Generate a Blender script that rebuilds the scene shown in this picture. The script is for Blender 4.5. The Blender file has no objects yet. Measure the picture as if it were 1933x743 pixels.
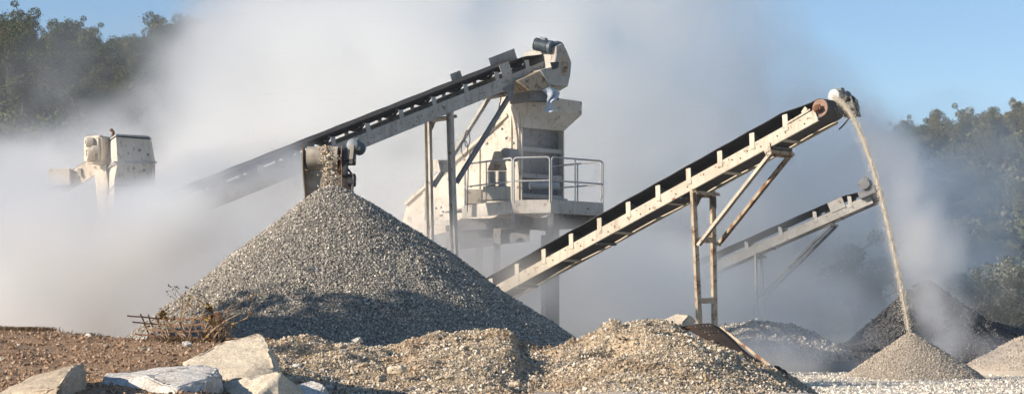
import bpy, bmesh, math, random
import numpy as np
from mathutils import Vector, Matrix

R = math.radians
scn = bpy.context.scene
COL = scn.collection
random.seed(7)

# ------------------------------------------------------------------ camera
FP = 3600.0            # focal length in pixels of the 1933 px wide photograph
ZC = 1.0               # eye height above the yard
HOR = 640.0            # row of the horizon
cam_d = bpy.data.cameras.new('camera')
cam = bpy.data.objects.new('camera', cam_d)
COL.objects.link(cam)
cam.location = (0, 0, ZC)
cam.rotation_euler = (R(90), 0, 0)
cam_d.sensor_width = 36
cam_d.lens = 36 * FP / 1933
cam_d.shift_y = (HOR - 371.5) / 1933
cam_d.clip_start = 0.5
cam_d.clip_end = 6000
scn.camera = cam

# ------------------------------------------------------------------ light
SUN_EL = R(21)
SUN_TO = Vector((-0.92, -0.39, 0)).normalized()
SUN_DIR = Vector((SUN_TO.x * math.cos(SUN_EL), SUN_TO.y * math.cos(SUN_EL), math.sin(SUN_EL)))
w = bpy.data.worlds.new('World')
scn.world = w
w.use_nodes = True
nt = w.node_tree
bg = nt.nodes['Background']
sky = nt.nodes.new('ShaderNodeTexSky')
sky.sky_type = 'NISHITA'
sky.sun_disc = False
sky.sun_elevation = SUN_EL
sky.sun_rotation = math.atan2(SUN_TO.x, SUN_TO.y) % (2 * math.pi)
sky.air_density = 1.0
sky.dust_density = 0.0
sky.ozone_density = 4.0
nt.links.new(sky.outputs[0], bg.inputs[0])
bg.inputs[1].default_value = 0.09
sd = bpy.data.lights.new('sun', 'SUN')
sd.energy = 4.8
sd.angle = R(0.5)
sd.color = (1.0, 0.89, 0.76)
sun = bpy.data.objects.new('sun', sd)
COL.objects.link(sun)
sun.rotation_euler = SUN_DIR.to_track_quat('Z', 'Y').to_euler()
scn.view_settings.view_transform = 'Standard'
scn.view_settings.look = 'None'
scn.view_settings.exposure = 0.72
scn.view_settings.gamma = 1
scn.cycles.use_denoising = True
scn.cycles.volume_bounces = 12
scn.cycles.max_bounces = 14
scn.cycles.diffuse_bounces = 2
scn.cycles.volume_step_rate = 2.0
scn.cycles.volume_max_steps = 256
scn.cycles.use_adaptive_sampling = True
scn.cycles.adaptive_threshold = 0.02


def P(px, py, Y):
    "world point at depth Y seen at that spot of the photograph"
    return Vector(((px - 966.5) / FP * Y, Y, ZC + (HOR - py) / FP * Y))


# ------------------------------------------------------------------ noise in numpy
def _hash(ix, iy, iz, seed):
    h = (ix * 374761393 + iy * 668265263 + iz * 1274126177 + seed * 974634777) & 0xffffffff
    h = ((h ^ (h >> 13)) * 1274126177) & 0xffffffff
    h = (h ^ (h >> 16)) & 0xffffffff
    return h.astype(np.float64) / 4294967295.0


def vnoise(p, seed=0):
    p = np.asarray(p, dtype=np.float64)
    i = np.floor(p).astype(np.int64)
    f = p - i
    f = f * f * (3 - 2 * f)
    r = 0
    for dx in (0, 1):
        for dy in (0, 1):
            for dz in (0, 1):
                wt = (f[:, 0] if dx else 1 - f[:, 0]) * (f[:, 1] if dy else 1 - f[:, 1]) * (f[:, 2] if dz else 1 - f[:, 2])
                r = r + wt * _hash(i[:, 0] + dx, i[:, 1] + dy, i[:, 2] + dz, seed)
    return r * 2 - 1


def fbm(p, octaves=4, seed=0):
    a, s, t = 0.5, 0, 1.0
    for o in range(octaves):
        s = s + a * vnoise(np.asarray(p) * t, seed + o * 17)
        a *= 0.5
        t *= 2.03
    return s


# ------------------------------------------------------------------ materials
def mat(name):
    m = bpy.data.materials.new(name)
    m.use_nodes = True
    n = m.node_tree
    return m, n, n.nodes['Principled BSDF']


def N(n, t, **kw):
    x = n.nodes.new(t)
    for k, v in kw.items():
        if k in x.inputs.keys() if hasattr(x.inputs, 'keys') else False:
            x.inputs[k].default_value = v
        else:
            setattr(x, k, v)
    return x


def ramp(n, stops, interp='LINEAR'):
    r = n.nodes.new('ShaderNodeValToRGB')
    e = r.color_ramp.elements
    r.color_ramp.interpolation = interp
    while len(e) < len(stops):
        e.new(0.5)
    for k, (p, c) in enumerate(stops):
        e[k].position = p
        e[k].color = (c[0], c[1], c[2], 1) if not isinstance(c, (int, float)) else (c, c, c, 1)
    return r


def coords(n):
    g = n.nodes.new('ShaderNodeNewGeometry')
    return g.outputs['Position']


def noise(n, scale, detail=4, rough=0.55, vec=None):
    x = n.nodes.new('ShaderNodeTexNoise')
    x.inputs['Scale'].default_value = scale
    x.inputs['Detail'].default_value = detail
    x.inputs['Roughness'].default_value = rough
    n.links.new(vec if vec is not None else coords(n), x.inputs['Vector'])
    return x.outputs['Fac']


def mix(n, f, a, b, mode='MIX'):
    x = n.nodes.new('ShaderNodeMix')
    x.data_type = 'RGBA'
    x.blend_type = mode
    for sock, v in ((x.inputs['Factor'], f), (x.inputs[6], a), (x.inputs[7], b)):
        if hasattr(v, 'node'):
            n.links.new(v, sock)
        elif isinstance(v, (int, float)):
            sock.default_value = v
        else:
            sock.default_value = (v[0], v[1], v[2], 1)
    return x.outputs[2]


def bump(n, b, h, strength, dist):
    x = n.nodes.new('ShaderNodeBump')
    x.inputs['Strength'].default_value = strength
    x.inputs['Distance'].default_value = dist
    n.links.new(h, x.inputs['Height'])
    n.links.new(x.outputs[0], b.inputs['Normal'])


def paint(name, base, dirt, rust=(0.16, 0.065, 0.025), rust_amt=0.36, rough=0.75, metallic=0.0):
    "old painted steel: dusty patches, streaks and rust where the paint has gone"
    m, n, b = mat(name)
    a = ramp(n, [(0.3, base), (0.75, dirt)])
    n.links.new(noise(n, 1.7, 6, 0.65), a.inputs[0])
    f = ramp(n, [(1 - rust_amt - 0.05, 0), (1 - rust_amt + 0.03, 1)])
    n.links.new(noise(n, 4.5, 8, 0.7), f.inputs[0])
    c = mix(n, f.outputs[0], a.outputs[0], rust)
    mp = n.nodes.new('ShaderNodeMapping')
    mp.inputs['Scale'].default_value = (9, 9, 0.9)
    n.links.new(coords(n), mp.inputs['Vector'])
    stk = ramp(n, [(0.52, 0), (0.70, 0.5)])
    n.links.new(noise(n, 1.0, 5, 0.6, mp.outputs[0]), stk.inputs[0])
    c = mix(n, stk.outputs[0], c, (dirt[0] * .62, dirt[1] * .58, dirt[2] * .52))
    sp = ramp(n, [(0.68, 0), (0.74, 0.6)])
    n.links.new(noise(n, 11, 6, 0.75), sp.inputs[0])
    c = mix(n, sp.outputs[0], c, (rust[0] * .6, rust[1] * .6, rust[2] * .6))
    n.links.new(c, b.inputs['Base Color'])
    b.inputs['Roughness'].default_value = rough
    b.inputs['Metallic'].default_value = metallic
    bump(n, b, noise(n, 18, 5), 0.25, 0.01)
    return m


def plain(name, col, rough=0.8, var=0.25, scale=6, metallic=0):
    m, n, b = mat(name)
    a = ramp(n, [(0.3, tuple(c * (1 - var) for c in col)), (0.7, tuple(min(1, c * (1 + var)) for c in col))])
    n.links.new(noise(n, scale, 5, 0.6), a.inputs[0])
    n.links.new(a.outputs[0], b.inputs['Base Color'])
    b.inputs['Roughness'].default_value = rough
    b.inputs['Metallic'].default_value = metallic
    return m


def attr_mat(name, stops, rough=0.9, big=None, bscale=0.5, bmix=0.5, bthr=(0.4, 0.6)):
    "colour picked per stone or leaf by the face attribute 'tone'"
    m, n, b = mat(name)
    at = n.nodes.new('ShaderNodeAttribute')
    at.attribute_name = 'tone'
    r = ramp(n, stops)
    n.links.new(at.outputs['Fac'], r.inputs[0])
    c = r.outputs[0]
    if big:
        f = ramp(n, [(bthr[0], 0), (bthr[1], bmix)])
        n.links.new(noise(n, bscale, 5, 0.6), f.inputs[0])
        c = mix(n, f.outputs[0], c, big)
    n.links.new(c, b.inputs['Base Color'])
    b.inputs['Roughness'].default_value = rough
    b.inputs['Specular IOR Level'].default_value = 0.2
    return m


def rock_mat(name, a, bcol, stain, scale=2.0):
    m, n, b = mat(name)
    r = ramp(n, [(0.3, a), (0.7, bcol)])
    n.links.new(noise(n, scale, 8, 0.65), r.inputs[0])
    f = ramp(n, [(0.52, 0), (0.66, 0.65)])
    n.links.new(noise(n, scale * 2.3, 8, 0.7), f.inputs[0])
    c = mix(n, f.outputs[0], r.outputs[0], stain)
    g = ramp(n, [(0.42, 0.78), (0.6, 1.08)])
    n.links.new(noise(n, 45, 4, 0.7), g.inputs[0])
    c = mix(n, 1.0, c, g.outputs[0], 'MULTIPLY')
    n.links.new(c, b.inputs['Base Color'])
    b.inputs['Roughness'].default_value = 0.9
    b.inputs['Specular IOR Level'].default_value = 0.2
    bump(n, b, noise(n, 11, 12, 0.78), 0.7, 0.06)
    return m


M = {}
M['cream'] = paint('cream_steel', (0.56, 0.50, 0.39), (0.38, 0.32, 0.24), rust_amt=0.36)
M['cream_worn'] = paint('cream_worn_steel', (0.46, 0.38, 0.27), (0.30, 0.23, 0.15), rust_amt=0.44)
M['grey'] = paint('dusty_grey_steel', (0.46, 0.43, 0.38), (0.30, 0.275, 0.24), rust=(0.15, 0.10, 0.07), rust_amt=0.38)
M['grey_dark'] = paint('dark_grey_steel', (0.20, 0.20, 0.21), (0.12, 0.12, 0.12), rust=(0.08, 0.06, 0.05), rust_amt=0.4)
M['galv'] = paint('galvanised_steel', (0.36, 0.36, 0.36), (0.27, 0.27, 0.27), rust=(0.2, 0.17, 0.15), rust_amt=0.3, rough=0.55)
M['housing'] = paint('crusher_paint', (0.62, 0.55, 0.45), (0.46, 0.40, 0.32), rust=(0.24, 0.17, 0.12), rust_amt=0.39)
M['rust'] = plain('rusty_steel', (0.17, 0.075, 0.032), 0.85, 0.5, 12)
M['rustdark'] = plain('dark_rusty_steel', (0.045, 0.028, 0.018), 0.85, 0.4, 12)
M['rubber'] = plain('belt_rubber', (0.034, 0.031, 0.028), 0.7, 0.4, 9)
M['rubber_dusty'] = plain('dusty_belt_rubber', (0.085, 0.08, 0.075), 0.85, 0.5, 5)
M['tanbelt'] = plain('worn_tan_belt', (0.36, 0.31, 0.25), 0.85, 0.35, 5)
M['motor_blue'] = plain('motor_blue_grey', (0.075, 0.10, 0.12), 0.5, 0.3, 10)
M['motor_pale'] = plain('motor_pale_grey', (0.34, 0.35, 0.34), 0.5, 0.25, 10)
M['black'] = plain('oily_black_iron', (0.03, 0.028, 0.027), 0.55, 0.4, 10)
M['red'] = plain('faded_red_iron', (0.24, 0.135, 0.09), 0.7, 0.35, 12)
M['sheet'] = plain('pale_plastic_sheet', (0.42, 0.47, 0.53), 0.9, 0.15, 8)
M['bark'] = plain('grey_brown_bark', (0.11, 0.085, 0.06), 0.9, 0.3, 3)
M['pale_bark'] = plain('pale_dusty_bark', (0.40, 0.37, 0.32), 0.9, 0.3, 3)
M['twig'] = plain('dry_twig', (0.30, 0.21, 0.13), 0.9, 0.35, 20)
M['leaf'] = attr_mat('forest_leaf', [(0, (0.034, 0.048, 0.018)), (0.5, (0.070, 0.088, 0.028)), (0.85, (0.14, 0.135, 0.05)), (1, (0.17, 0.11, 0.045))])
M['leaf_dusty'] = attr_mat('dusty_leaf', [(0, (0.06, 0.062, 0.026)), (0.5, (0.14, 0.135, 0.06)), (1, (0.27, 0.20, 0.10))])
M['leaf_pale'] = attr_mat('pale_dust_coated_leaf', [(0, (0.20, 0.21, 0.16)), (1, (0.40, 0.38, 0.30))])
M['dryleaf'] = attr_mat('dry_leaf', [(0, (0.10, 0.05, 0.02)), (0.7, (0.22, 0.11, 0.04)), (1, (0.35, 0.28, 0.05))])
M['drygrass'] = attr_mat('dry_grass', [(0, (0.07, 0.042, 0.025)), (1, (0.22, 0.14, 0.07))])
M['gravel'] = attr_mat('crushed_grey_stone', [(0, (0.07, 0.068, 0.062)), (0.35, (0.24, 0.218, 0.185)), (0.75, (0.52, 0.465, 0.385)), (1, (0.84, 0.76, 0.64))],
                       big=(0.36, 0.33, 0.28), bscale=0.6, bmix=0.4, bthr=(0.5, 0.7))
M['streamsand'] = attr_mat('pale_falling_sand', [(0, (0.45, 0.38, 0.29)), (0.8, (0.74, 0.66, 0.54)), (1, (0.85, 0.78, 0.66))])
M['shade_stone'] = attr_mat('shade_toned_crushed_stone', [(0, (0.04, 0.042, 0.045)), (0.5, (0.085, 0.085, 0.085)), (1, (0.16, 0.155, 0.15))])  # shade on the rear heaps is put into this darker stone colour
M['berm'] = attr_mat('buff_crushed_stone', [(0, (0.08, 0.07, 0.055)), (0.20, (0.22, 0.185, 0.145)), (0.38, (0.46, 0.355, 0.235)), (0.65, (0.58, 0.47, 0.33)), (0.82, (0.54, 0.50, 0.43)), (1, (0.88, 0.80, 0.66))],
                     big=(0.34, 0.235, 0.14), bscale=1.3, bmix=0.6, bthr=(0.50, 0.66))
M['sand'] = attr_mat('fine_grey_sand', [(0, (0.26, 0.22, 0.175)), (1, (0.60, 0.52, 0.42))])
M['dirtstone'] = attr_mat('dirt_crumbs', [(0, (0.09, 0.052, 0.03)), (0.5, (0.32, 0.20, 0.12)), (0.9, (0.47, 0.33, 0.22)), (1, (0.62, 0.54, 0.44))])
M['padstone'] = attr_mat('pale_yard_gravel', [(0, (0.22, 0.20, 0.17)), (0.35, (0.55, 0.50, 0.41)), (1, (0.80, 0.75, 0.65))])
M['rock_cream'] = rock_mat('cream_rock', (0.82, 0.70, 0.53), (0.70, 0.58, 0.42), (0.42, 0.31, 0.20))
M['rock_white'] = rock_mat('white_grey_rock', (0.86, 0.81, 0.73), (0.70, 0.64, 0.56), (0.32, 0.27, 0.21))
M['rock_tan'] = rock_mat('tan_rock', (0.66, 0.55, 0.41), (0.48, 0.38, 0.27), (0.22, 0.17, 0.13))


# ------------------------------------------------------------------ mesh helpers
def tag(o, label=None, cat=None, group=None, kind=None):
    if label: o['label'] = label
    if cat: o['category'] = cat
    if group: o['group'] = group
    if kind: o['kind'] = kind
    return o


def thing(name, label, cat, loc, group=None):
    o = bpy.data.objects.new(name, None)
    o.empty_display_size = 0.3
    COL.objects.link(o)
    o.location = loc
    bpy.context.view_layer.update()
    return tag(o, label, cat, group)


def link_mesh(name, me, m, parent=None):
    me.materials.append(m)
    o = bpy.data.objects.new(name, me)
    COL.objects.link(o)
    if parent:
        o.parent = parent
    return o


def wloc(o):
    v = Vector(o.location)
    while o.parent:
        o = o.parent
        v += o.location
    return v


class MB:
    "collects geometry in world coordinates, builds one mesh relative to its parent"
    def __init__(s):
        s.v, s.f = [], []

    def add(s, vs, fs):
        k = len(s.v)
        s.v += [Vector(v) for v in vs]
        s.f += [tuple(i + k for i in f) for f in fs]
        return s

    def box(s, c, ax, ay, az, sx, sy, sz):
        c = Vector(c)
        vs = [c + ax * (sx * a / 2) + ay * (sy * b / 2) + az * (sz * d / 2) for a in (-1, 1) for b in (-1, 1) for d in (-1, 1)]
        return s.add(vs, [(0, 1, 3, 2), (4, 6, 7, 5), (0, 4, 5, 1), (2, 3, 7, 6), (0, 2, 6, 4), (1, 5, 7, 3)])

    def abox(s, c, sx, sy, sz):
        return s.box(c, Vector((1, 0, 0)), Vector((0, 1, 0)), Vector((0, 0, 1)), sx, sy, sz)

    def prof(s, p0, p1, side, poly):
        "extrude polygon [(u along side, v along up)] from p0 to p1"
        p0, p1 = Vector(p0), Vector(p1)
        d = (p1 - p0).normalized()
        side = Vector(side)
        side = (side - d * side.dot(d)).normalized()
        up = side.cross(d)
        n = len(poly)
        vs = [p0 + side * u + up * v for u, v in poly] + [p1 + side * u + up * v for u, v in poly]
        fs = [(i, (i + 1) % n, (i + 1) % n + n, i + n) for i in range(n)]
        fs += [tuple(range(n))[::-1], tuple(range(n, 2 * n))]
        return s.add(vs, fs)

    def bar(s, p0, p1, side, wd, ht):
        return s.prof(p0, p1, side, [(-wd / 2, -ht / 2), (wd / 2, -ht / 2), (wd / 2, ht / 2), (-wd / 2, ht / 2)])

    def channel(s, p0, p1, side, fl, ht, t=0.012, sg=1):
        "C section: web of height ht at u=0, flanges of length fl towards sg*side"
        f = fl * sg
        tt = t * sg
        poly = [(0, -ht / 2), (f, -ht / 2), (f, -ht / 2 + t), (tt, -ht / 2 + t), (tt, ht / 2 - t), (f, ht / 2 - t), (f, ht / 2), (0, ht / 2)]
        return s.prof(p0, p1, side, poly)

    def tube(s, pts, r, n=8, r2=None, cap=True):
        pts = [Vector(p) for p in pts]
        m = len(pts)
        vs, fs = [], []
        prev = None
        for i, p in enumerate(pts):
            d = (pts[min(i + 1, m - 1)] - pts[max(i - 1, 0)])
            d = d.normalized() if d.length > 1e-9 else Vector((0, 0, 1))
            a = prev if prev is not None else (Vector((0, 0, 1)) if abs(d.z) < 0.9 else Vector((1, 0, 0)))
            a = (a - d * a.dot(d)).normalized()
            prev = a
            b = d.cross(a)
            rr = r if r2 is None else r + (r2 - r) * i / max(1, m - 1)
            for k in range(n):
                t = 2 * math.pi * k / n
                vs.append(p + a * (math.cos(t) * rr) + b * (math.sin(t) * rr))
        for i in range(m - 1):
            for k in range(n):
                fs.append((i * n + k, i * n + (k + 1) % n, (i + 1) * n + (k + 1) % n, (i + 1) * n + k))
        if cap:
            fs.append(tuple(range(n))[::-1])
            fs.append(tuple(range((m - 1) * n, m * n)))
        return s.add(vs, fs)

    def lathe(s, c, axis, prof, n=20):
        "prof [(pos along axis, radius)]"
        c = Vector(c)
        axis = Vector(axis).normalized()
        a = Vector((0, 0, 1)) if abs(axis.z) < 0.9 else Vector((1, 0, 0))
        a = (a - axis * a.dot(axis)).normalized()
        b = axis.cross(a)
        vs, fs = [], []
        for x, r in prof:
            for k in range(n):
                t = 2 * math.pi * k / n
                vs.append(c + axis * x + a * (math.cos(t) * r) + b * (math.sin(t) * r))
        m = len(prof)
        for i in range(m - 1):
            for k in range(n):
                fs.append((i * n + k, i * n + (k + 1) % n, (i + 1) * n + (k + 1) % n, (i + 1) * n + k))
        fs.append(tuple(range(n))[::-1])
        fs.append(tuple(range((m - 1) * n, m * n)))
        return s.add(vs, fs)

    def poly(s, pts, ext):
        "solid from a polygon in world coords, extruded by vector ext"
        pts = [Vector(p) for p in pts]
        ext = Vector(ext)
        n = len(pts)
        fs = [(i, (i + 1) % n, (i + 1) % n + n, i + n) for i in range(n)]
        fs += [tuple(range(n))[::-1], tuple(range(n, 2 * n))]
        return s.add(pts + [p + ext for p in pts], fs)

    def loft(s, rings, cap=True):
        n = len(rings[0])
        vs = [Vector(p) for r in rings for p in r]
        fs = []
        for i in range(len(rings) - 1):
            for k in range(n):
                fs.append((i * n + k, i * n + (k + 1) % n, (i + 1) * n + (k + 1) % n, (i + 1) * n + k))
        if cap:
            fs.append(tuple(range(n))[::-1])
            fs.append(tuple(range((len(rings) - 1) * n, len(rings) * n)))
        return s.add(vs, fs)

    def build(s, name, m, parent=None, smooth=False, bevel=0.0, loc=None):
        o0 = wloc(parent) if parent else (Vector(loc) if loc is not None else Vector((0, 0, 0)))
        me = bpy.data.meshes.new(name)
        me.from_pydata([tuple(v - o0) for v in s.v], [], s.f)
        bm = bmesh.new()
        bm.from_mesh(me)
        bmesh.ops.recalc_face_normals(bm, faces=bm.faces)
        if bevel:
            es = [e for e in bm.edges if len(e.link_faces) == 2 and e.calc_face_angle(0) > 0.6]
            bmesh.ops.bevel(bm, geom=es, offset=bevel, segments=2, affect='EDGES', clamp_overlap=True)
        bm.to_mesh(me)
        bm.free()
        if smooth:
            for p in me.polygons:
                p.use_smooth = True
            try:
                me.set_sharp_from_angle(angle=R(35))
            except Exception:
                pass
        o = link_mesh(name, me, m, parent)
        if not parent:
            o.location = o0
        return o


def raw_mesh(name, verts, faces, tone=None, smooth=False):
    "fast mesh from numpy arrays: verts (n,3), faces (m,k)"
    me = bpy.data.meshes.new(name)
    nv, (nf, k) = len(verts), faces.shape
    me.vertices.add(nv)
    me.vertices.foreach_set('co', np.ascontiguousarray(verts, dtype=np.float32).ravel())
    me.loops.add(nf * k)
    me.loops.foreach_set('vertex_index', np.ascontiguousarray(faces, dtype=np.int32).ravel())
    me.polygons.add(nf)
    me.polygons.foreach_set('loop_start', np.arange(0, nf * k, k, dtype=np.int32))
    me.polygons.foreach_set('loop_total', np.full(nf, k, dtype=np.int32))
    me.polygons.foreach_set('use_smooth', np.full(nf, smooth, dtype=bool))
    me.update(calc_edges=True)
    if tone is not None:
        a = me.attributes.new('tone', 'FLOAT', 'FACE')
        a.data.foreach_set('value', np.ascontiguousarray(tone, dtype=np.float32))
    me.validate()
    return me


rng = np.random.default_rng(11)


def _stone_shapes(k=10):
    out = []
    for _ in range(k):
        bm = bmesh.new()
        pts = rng.normal(size=(10, 3))
        pts /= np.linalg.norm(pts, axis=1)[:, None]
        pts *= rng.uniform(0.8, 1.05, (10, 1))
        for p in pts:
            bm.verts.new(p)
        bmesh.ops.convex_hull(bm, input=bm.verts)
        bmesh.ops.triangulate(bm, faces=bm.faces)
        bm.verts.index_update()
        keep = [v for v in bm.verts if v.link_faces]
        idx = {v: i for i, v in enumerate(keep)}
        V = np.array([v.co[:] for v in keep])
        F = np.array([[idx[v] for v in f.verts] for f in bm.faces])
        out.append((V, F))
        bm.free()
    return out


STONES = _stone_shapes()


def rand_rot(n):
    q = rng.normal(size=(n, 4))
    q /= np.linalg.norm(q, axis=1)[:, None]
    a, b, c, d = q.T
    return np.stack([np.stack([1 - 2 * (c * c + d * d), 2 * (b * c - a * d), 2 * (b * d + a * c)], 1),
                     np.stack([2 * (b * c + a * d), 1 - 2 * (b * b + d * d), 2 * (c * d - a * b)], 1),
                     np.stack([2 * (b * d - a * c), 2 * (c * d + a * b), 1 - 2 * (b * b + c * c)], 1)], 1)


def stones_arrays(pts, size):
    "pts (n,3), size (n,) radius -> verts, faces, tone"
    n = len(pts)
    which = rng.integers(0, len(STONES), n)
    Vs, Fs, Ts = [], [], []
    off = 0
    for k, (V, F) in enumerate(STONES):
        ids = np.nonzero(which == k)[0]
        m = len(ids)
        if not m:
            continue
        rot = rand_rot(m)
        sc = rng.uniform(0.65, 1.25, (m, 1, 3)) * size[ids][:, None, None]
        v = np.einsum('nij,nvj->nvi', rot, V[None] * sc) + pts[ids][:, None]
        f = F[None] + (np.arange(m) * len(V))[:, None, None] + off
        t = np.repeat(rng.beta(1.6, 1.6, m), len(F))
        Vs.append(v.reshape(-1, 3)); Fs.append(f.reshape(-1, 3)); Ts.append(t)
        off += m * len(V)
    return np.concatenate(Vs), np.concatenate(Fs), np.concatenate(Ts)


def grid_arrays(X, Y, Z):
    "grid surface as triangles"
    a, b = X.shape
    V = np.stack([X.ravel(), Y.ravel(), Z.ravel()], 1)
    i = np.arange(a * b).reshape(a, b)
    q = np.stack([i[:-1, :-1].ravel(), i[1:, :-1].ravel(), i[1:, 1:].ravel(), i[:-1, 1:].ravel()], 1)
    F = np.concatenate([q[:, [0, 1, 2]], q[:, [0, 2, 3]]])
    return V, F


def join_arrays(parts):
    Vs, Fs, Ts = [], [], []
    o = 0
    for V, F, T in parts:
        Vs.append(V); Fs.append(F + o); Ts.append(T)
        o += len(V)
    return np.concatenate(Vs), np.concatenate(Fs), np.concatenate(Ts)


# ------------------------------------------------------------------ the ground
def smooth01(t):
    t = np.clip(t, 0, 1)
    return t * t * (3 - 2 * t)


def gz(x, y):
    "height of the yard and of the dirt bank the camera looks over"
    x = np.asarray(x, float); y = np.asarray(y, float)
    left = 1 - smooth01((x + 3.0) / 1.6)
    mid = 1 - smooth01((x - 2.6) / 1.6)
    rise = smooth01((y - 9) / 13.0)
    fall = 1 - smooth01((y - 23.3) / 3.5)
    bank = (0.30 + 0.60 * rise) * fall * left
    lowb = 0.40 * (1 - smooth01((y - 20) / 4)) * mid * (1 - left)
    p = np.stack([x.ravel(), y.ravel(), np.zeros(x.size)], 1)
    nz = fbm(p * 0.9, 4, 3).reshape(x.shape) * 0.07 + fbm(p * 4.0, 3, 5).reshape(x.shape) * 0.02
    nz = nz * np.clip(1 - (y - 60) / 60, 0.15, 1)
    farleft = 0.10 * np.clip((-x - 4.2) / 2, 0, 1) * left * fall * rise
    return 0.08 + bank + lowb + nz + farleft


ys = np.concatenate([np.linspace(-4, 9, 14), np.linspace(9.3, 30, 150), np.linspace(30.4, 52, 60), np.geomspace(54, 1500, 36)])
us = np.concatenate([[-1.6, -1.2, -.7, -.5], np.linspace(-.4, .4, 220), [.5, .7, 1.2, 1.6]])
UU, YY = np.meshgrid(us, ys)
XX = UU * np.maximum(YY, 9) + np.where(np.abs(UU) > 1.5, np.sign(UU) * 60, 0)
ZZ = gz(XX, YY)
V, F = grid_arrays(XX, YY, ZZ)
me = raw_mesh('ground', V, F, smooth=True)
gm, n, b = mat('yard_ground')
pos = coords(n)
dirt = ramp(n, [(0.3, (0.25, 0.155, 0.09)), (0.55, (0.38, 0.245, 0.145)), (0.75, (0.50, 0.35, 0.23))])
n.links.new(noise(n, 3.2, 8, 0.7, pos), dirt.inputs[0])
pad = ramp(n, [(0.3, (0.46, 0.40, 0.32)), (0.7, (0.64, 0.57, 0.47))])
n.links.new(noise(n, 2.2, 8, 0.75, pos), pad.inputs[0])
sep = n.nodes.new('ShaderNodeSeparateXYZ')
n.links.new(pos, sep.inputs[0])
mr = n.nodes.new('ShaderNodeMapRange')
mr.inputs['From Min'].default_value = -1.8
mr.inputs['From Max'].default_value = 1.6
n.links.new(sep.outputs[0], mr.inputs['Value'])
ad = n.nodes.new('ShaderNodeMath'); ad.operation = 'MULTIPLY_ADD'
n.links.new(noise(n, 1.3, 4, 0.6, pos), ad.inputs[0]); ad.inputs[1].default_value = 0.9; ad.inputs[2].default_value = -0.45
ad2 = n.nodes.new('ShaderNodeMath'); ad2.operation = 'ADD'; ad2.use_clamp = True
n.links.new(ad.outputs[0], ad2.inputs[0]); n.links.new(mr.outputs[0], ad2.inputs[1])
n.links.new(mix(n, ad2.outputs[0], dirt.outputs[0], pad.outputs[0]), b.inputs['Base Color'])
b.inputs['Roughness'].default_value = 0.95
b.inputs['Specular IOR Level'].default_value = 0.15
bump(n, b, noise(n, 22, 6, 0.75, pos), 0.8, 0.03)
tag(link_mesh('ground', me, gm), kind='structure')


def scatter_on_ground(name, material, k, xr, yr, smin, smax, label=None, wfun=None):
    Y = rng.uniform(yr[0], yr[1], k * 3) if yr[1] < 26 else 1 / rng.uniform(1 / yr[1], 1 / yr[0], k * 3)
    U = rng.uniform(xr[0], xr[1], k * 3)
    X = (U - 966.5) / FP * Y
    keep = np.ones(len(X), bool)
    if wfun is not None:
        keep = rng.uniform(size=len(X)) < wfun(X, Y)
    X, Y = X[keep][:k], Y[keep][:k]
    s = smin * (smax / smin) ** (rng.uniform(size=len(X)) ** 4.0)
    Z = gz(X, Y) + s * 0.25
    V, F, T = stones_arrays(np.stack([X, Y, Z], 1), s)
    o = link_mesh(name, raw_mesh(name, V, F, T), material)
    return tag(o, kind='stuff', label=label, cat='gravel')


scatter_on_ground('dirt_crumbs', M['dirtstone'], 60000, (-120, 760), (12.5, 25), 0.004, 0.026,
                  'brown earth crumbs and small stones strewn over the dirt bank at left')
scatter_on_ground('yard_gravel', M['padstone'], 30000, (1400, 2100), (28, 56), 0.009, 0.05,
                  'pale gravel scattered over the flat yard at lower right')

# ------------------------------------------------------------------ rubble berm in the foreground
crest = np.array([(440, 668), (500, 657), (560, 652), (610, 648), (650, 641), (700, 646), (760, 645), (800, 634), (830, 622), (850, 625), (890, 618), (930, 616),
                  (960, 624), (985, 646), (1020, 652), (1060, 651), (1090, 640), (1110, 628), (1150, 611), (1200, 605), (1230, 603),
                  (1262, 608), (1290, 622), (1310, 634), (1350, 648), (1400, 664), (1450, 688), (1490, 706), (1530, 730), (1600, 775)], float)


def berm_z(x, y):
    yc = 22.5
    u = x / yc * FP + 966.5
    cp = np.interp(u, crest[:, 0], crest[:, 1])
    zc = ZC + (HOR - cp - 7) / FP * yc
    g = gz(x, y)
    y0 = 16.9 + 3.0 * smooth01((u - 1260) / 280) + 1.0 * np.exp(-((u - 1010) / 45) ** 2)
    front = smooth01((y - y0) / (yc - y0)) ** 0.85
    # lumps: the knoll left of the notch and the big mound come closer to the camera
    back = 1 - smooth01((y - yc) / 2.6)
    t = np.where(y < yc, front, back)
    side = smooth01((u - 455) / 60) * (1 - smooth01((u - 1520) / 90))
    p = np.stack([x.ravel(), y.ravel(), np.zeros(x.size)], 1)
    nz = fbm(p * 1.7, 5, 31).reshape(x.shape) * 0.24 + fbm(p * 4.5, 4, 37).reshape(x.shape) * 0.085
    base = np.where(y < yc, np.minimum(g, 0.44 + 0 * g), g)
    z = g * (1 - t * side) + zc * t * side + nz * t * (1 - 0.65 * np.exp(-((y - yc) / 0.5) ** 2)) * side
    # a pit dug into the side of the big mound
    z -= 0.16 * np.exp(-(((x - 1.12) / 0.22) ** 2 + ((y - 20.9) / 0.5) ** 2))
    return z - 0.05 * (1 - t * side)


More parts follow.
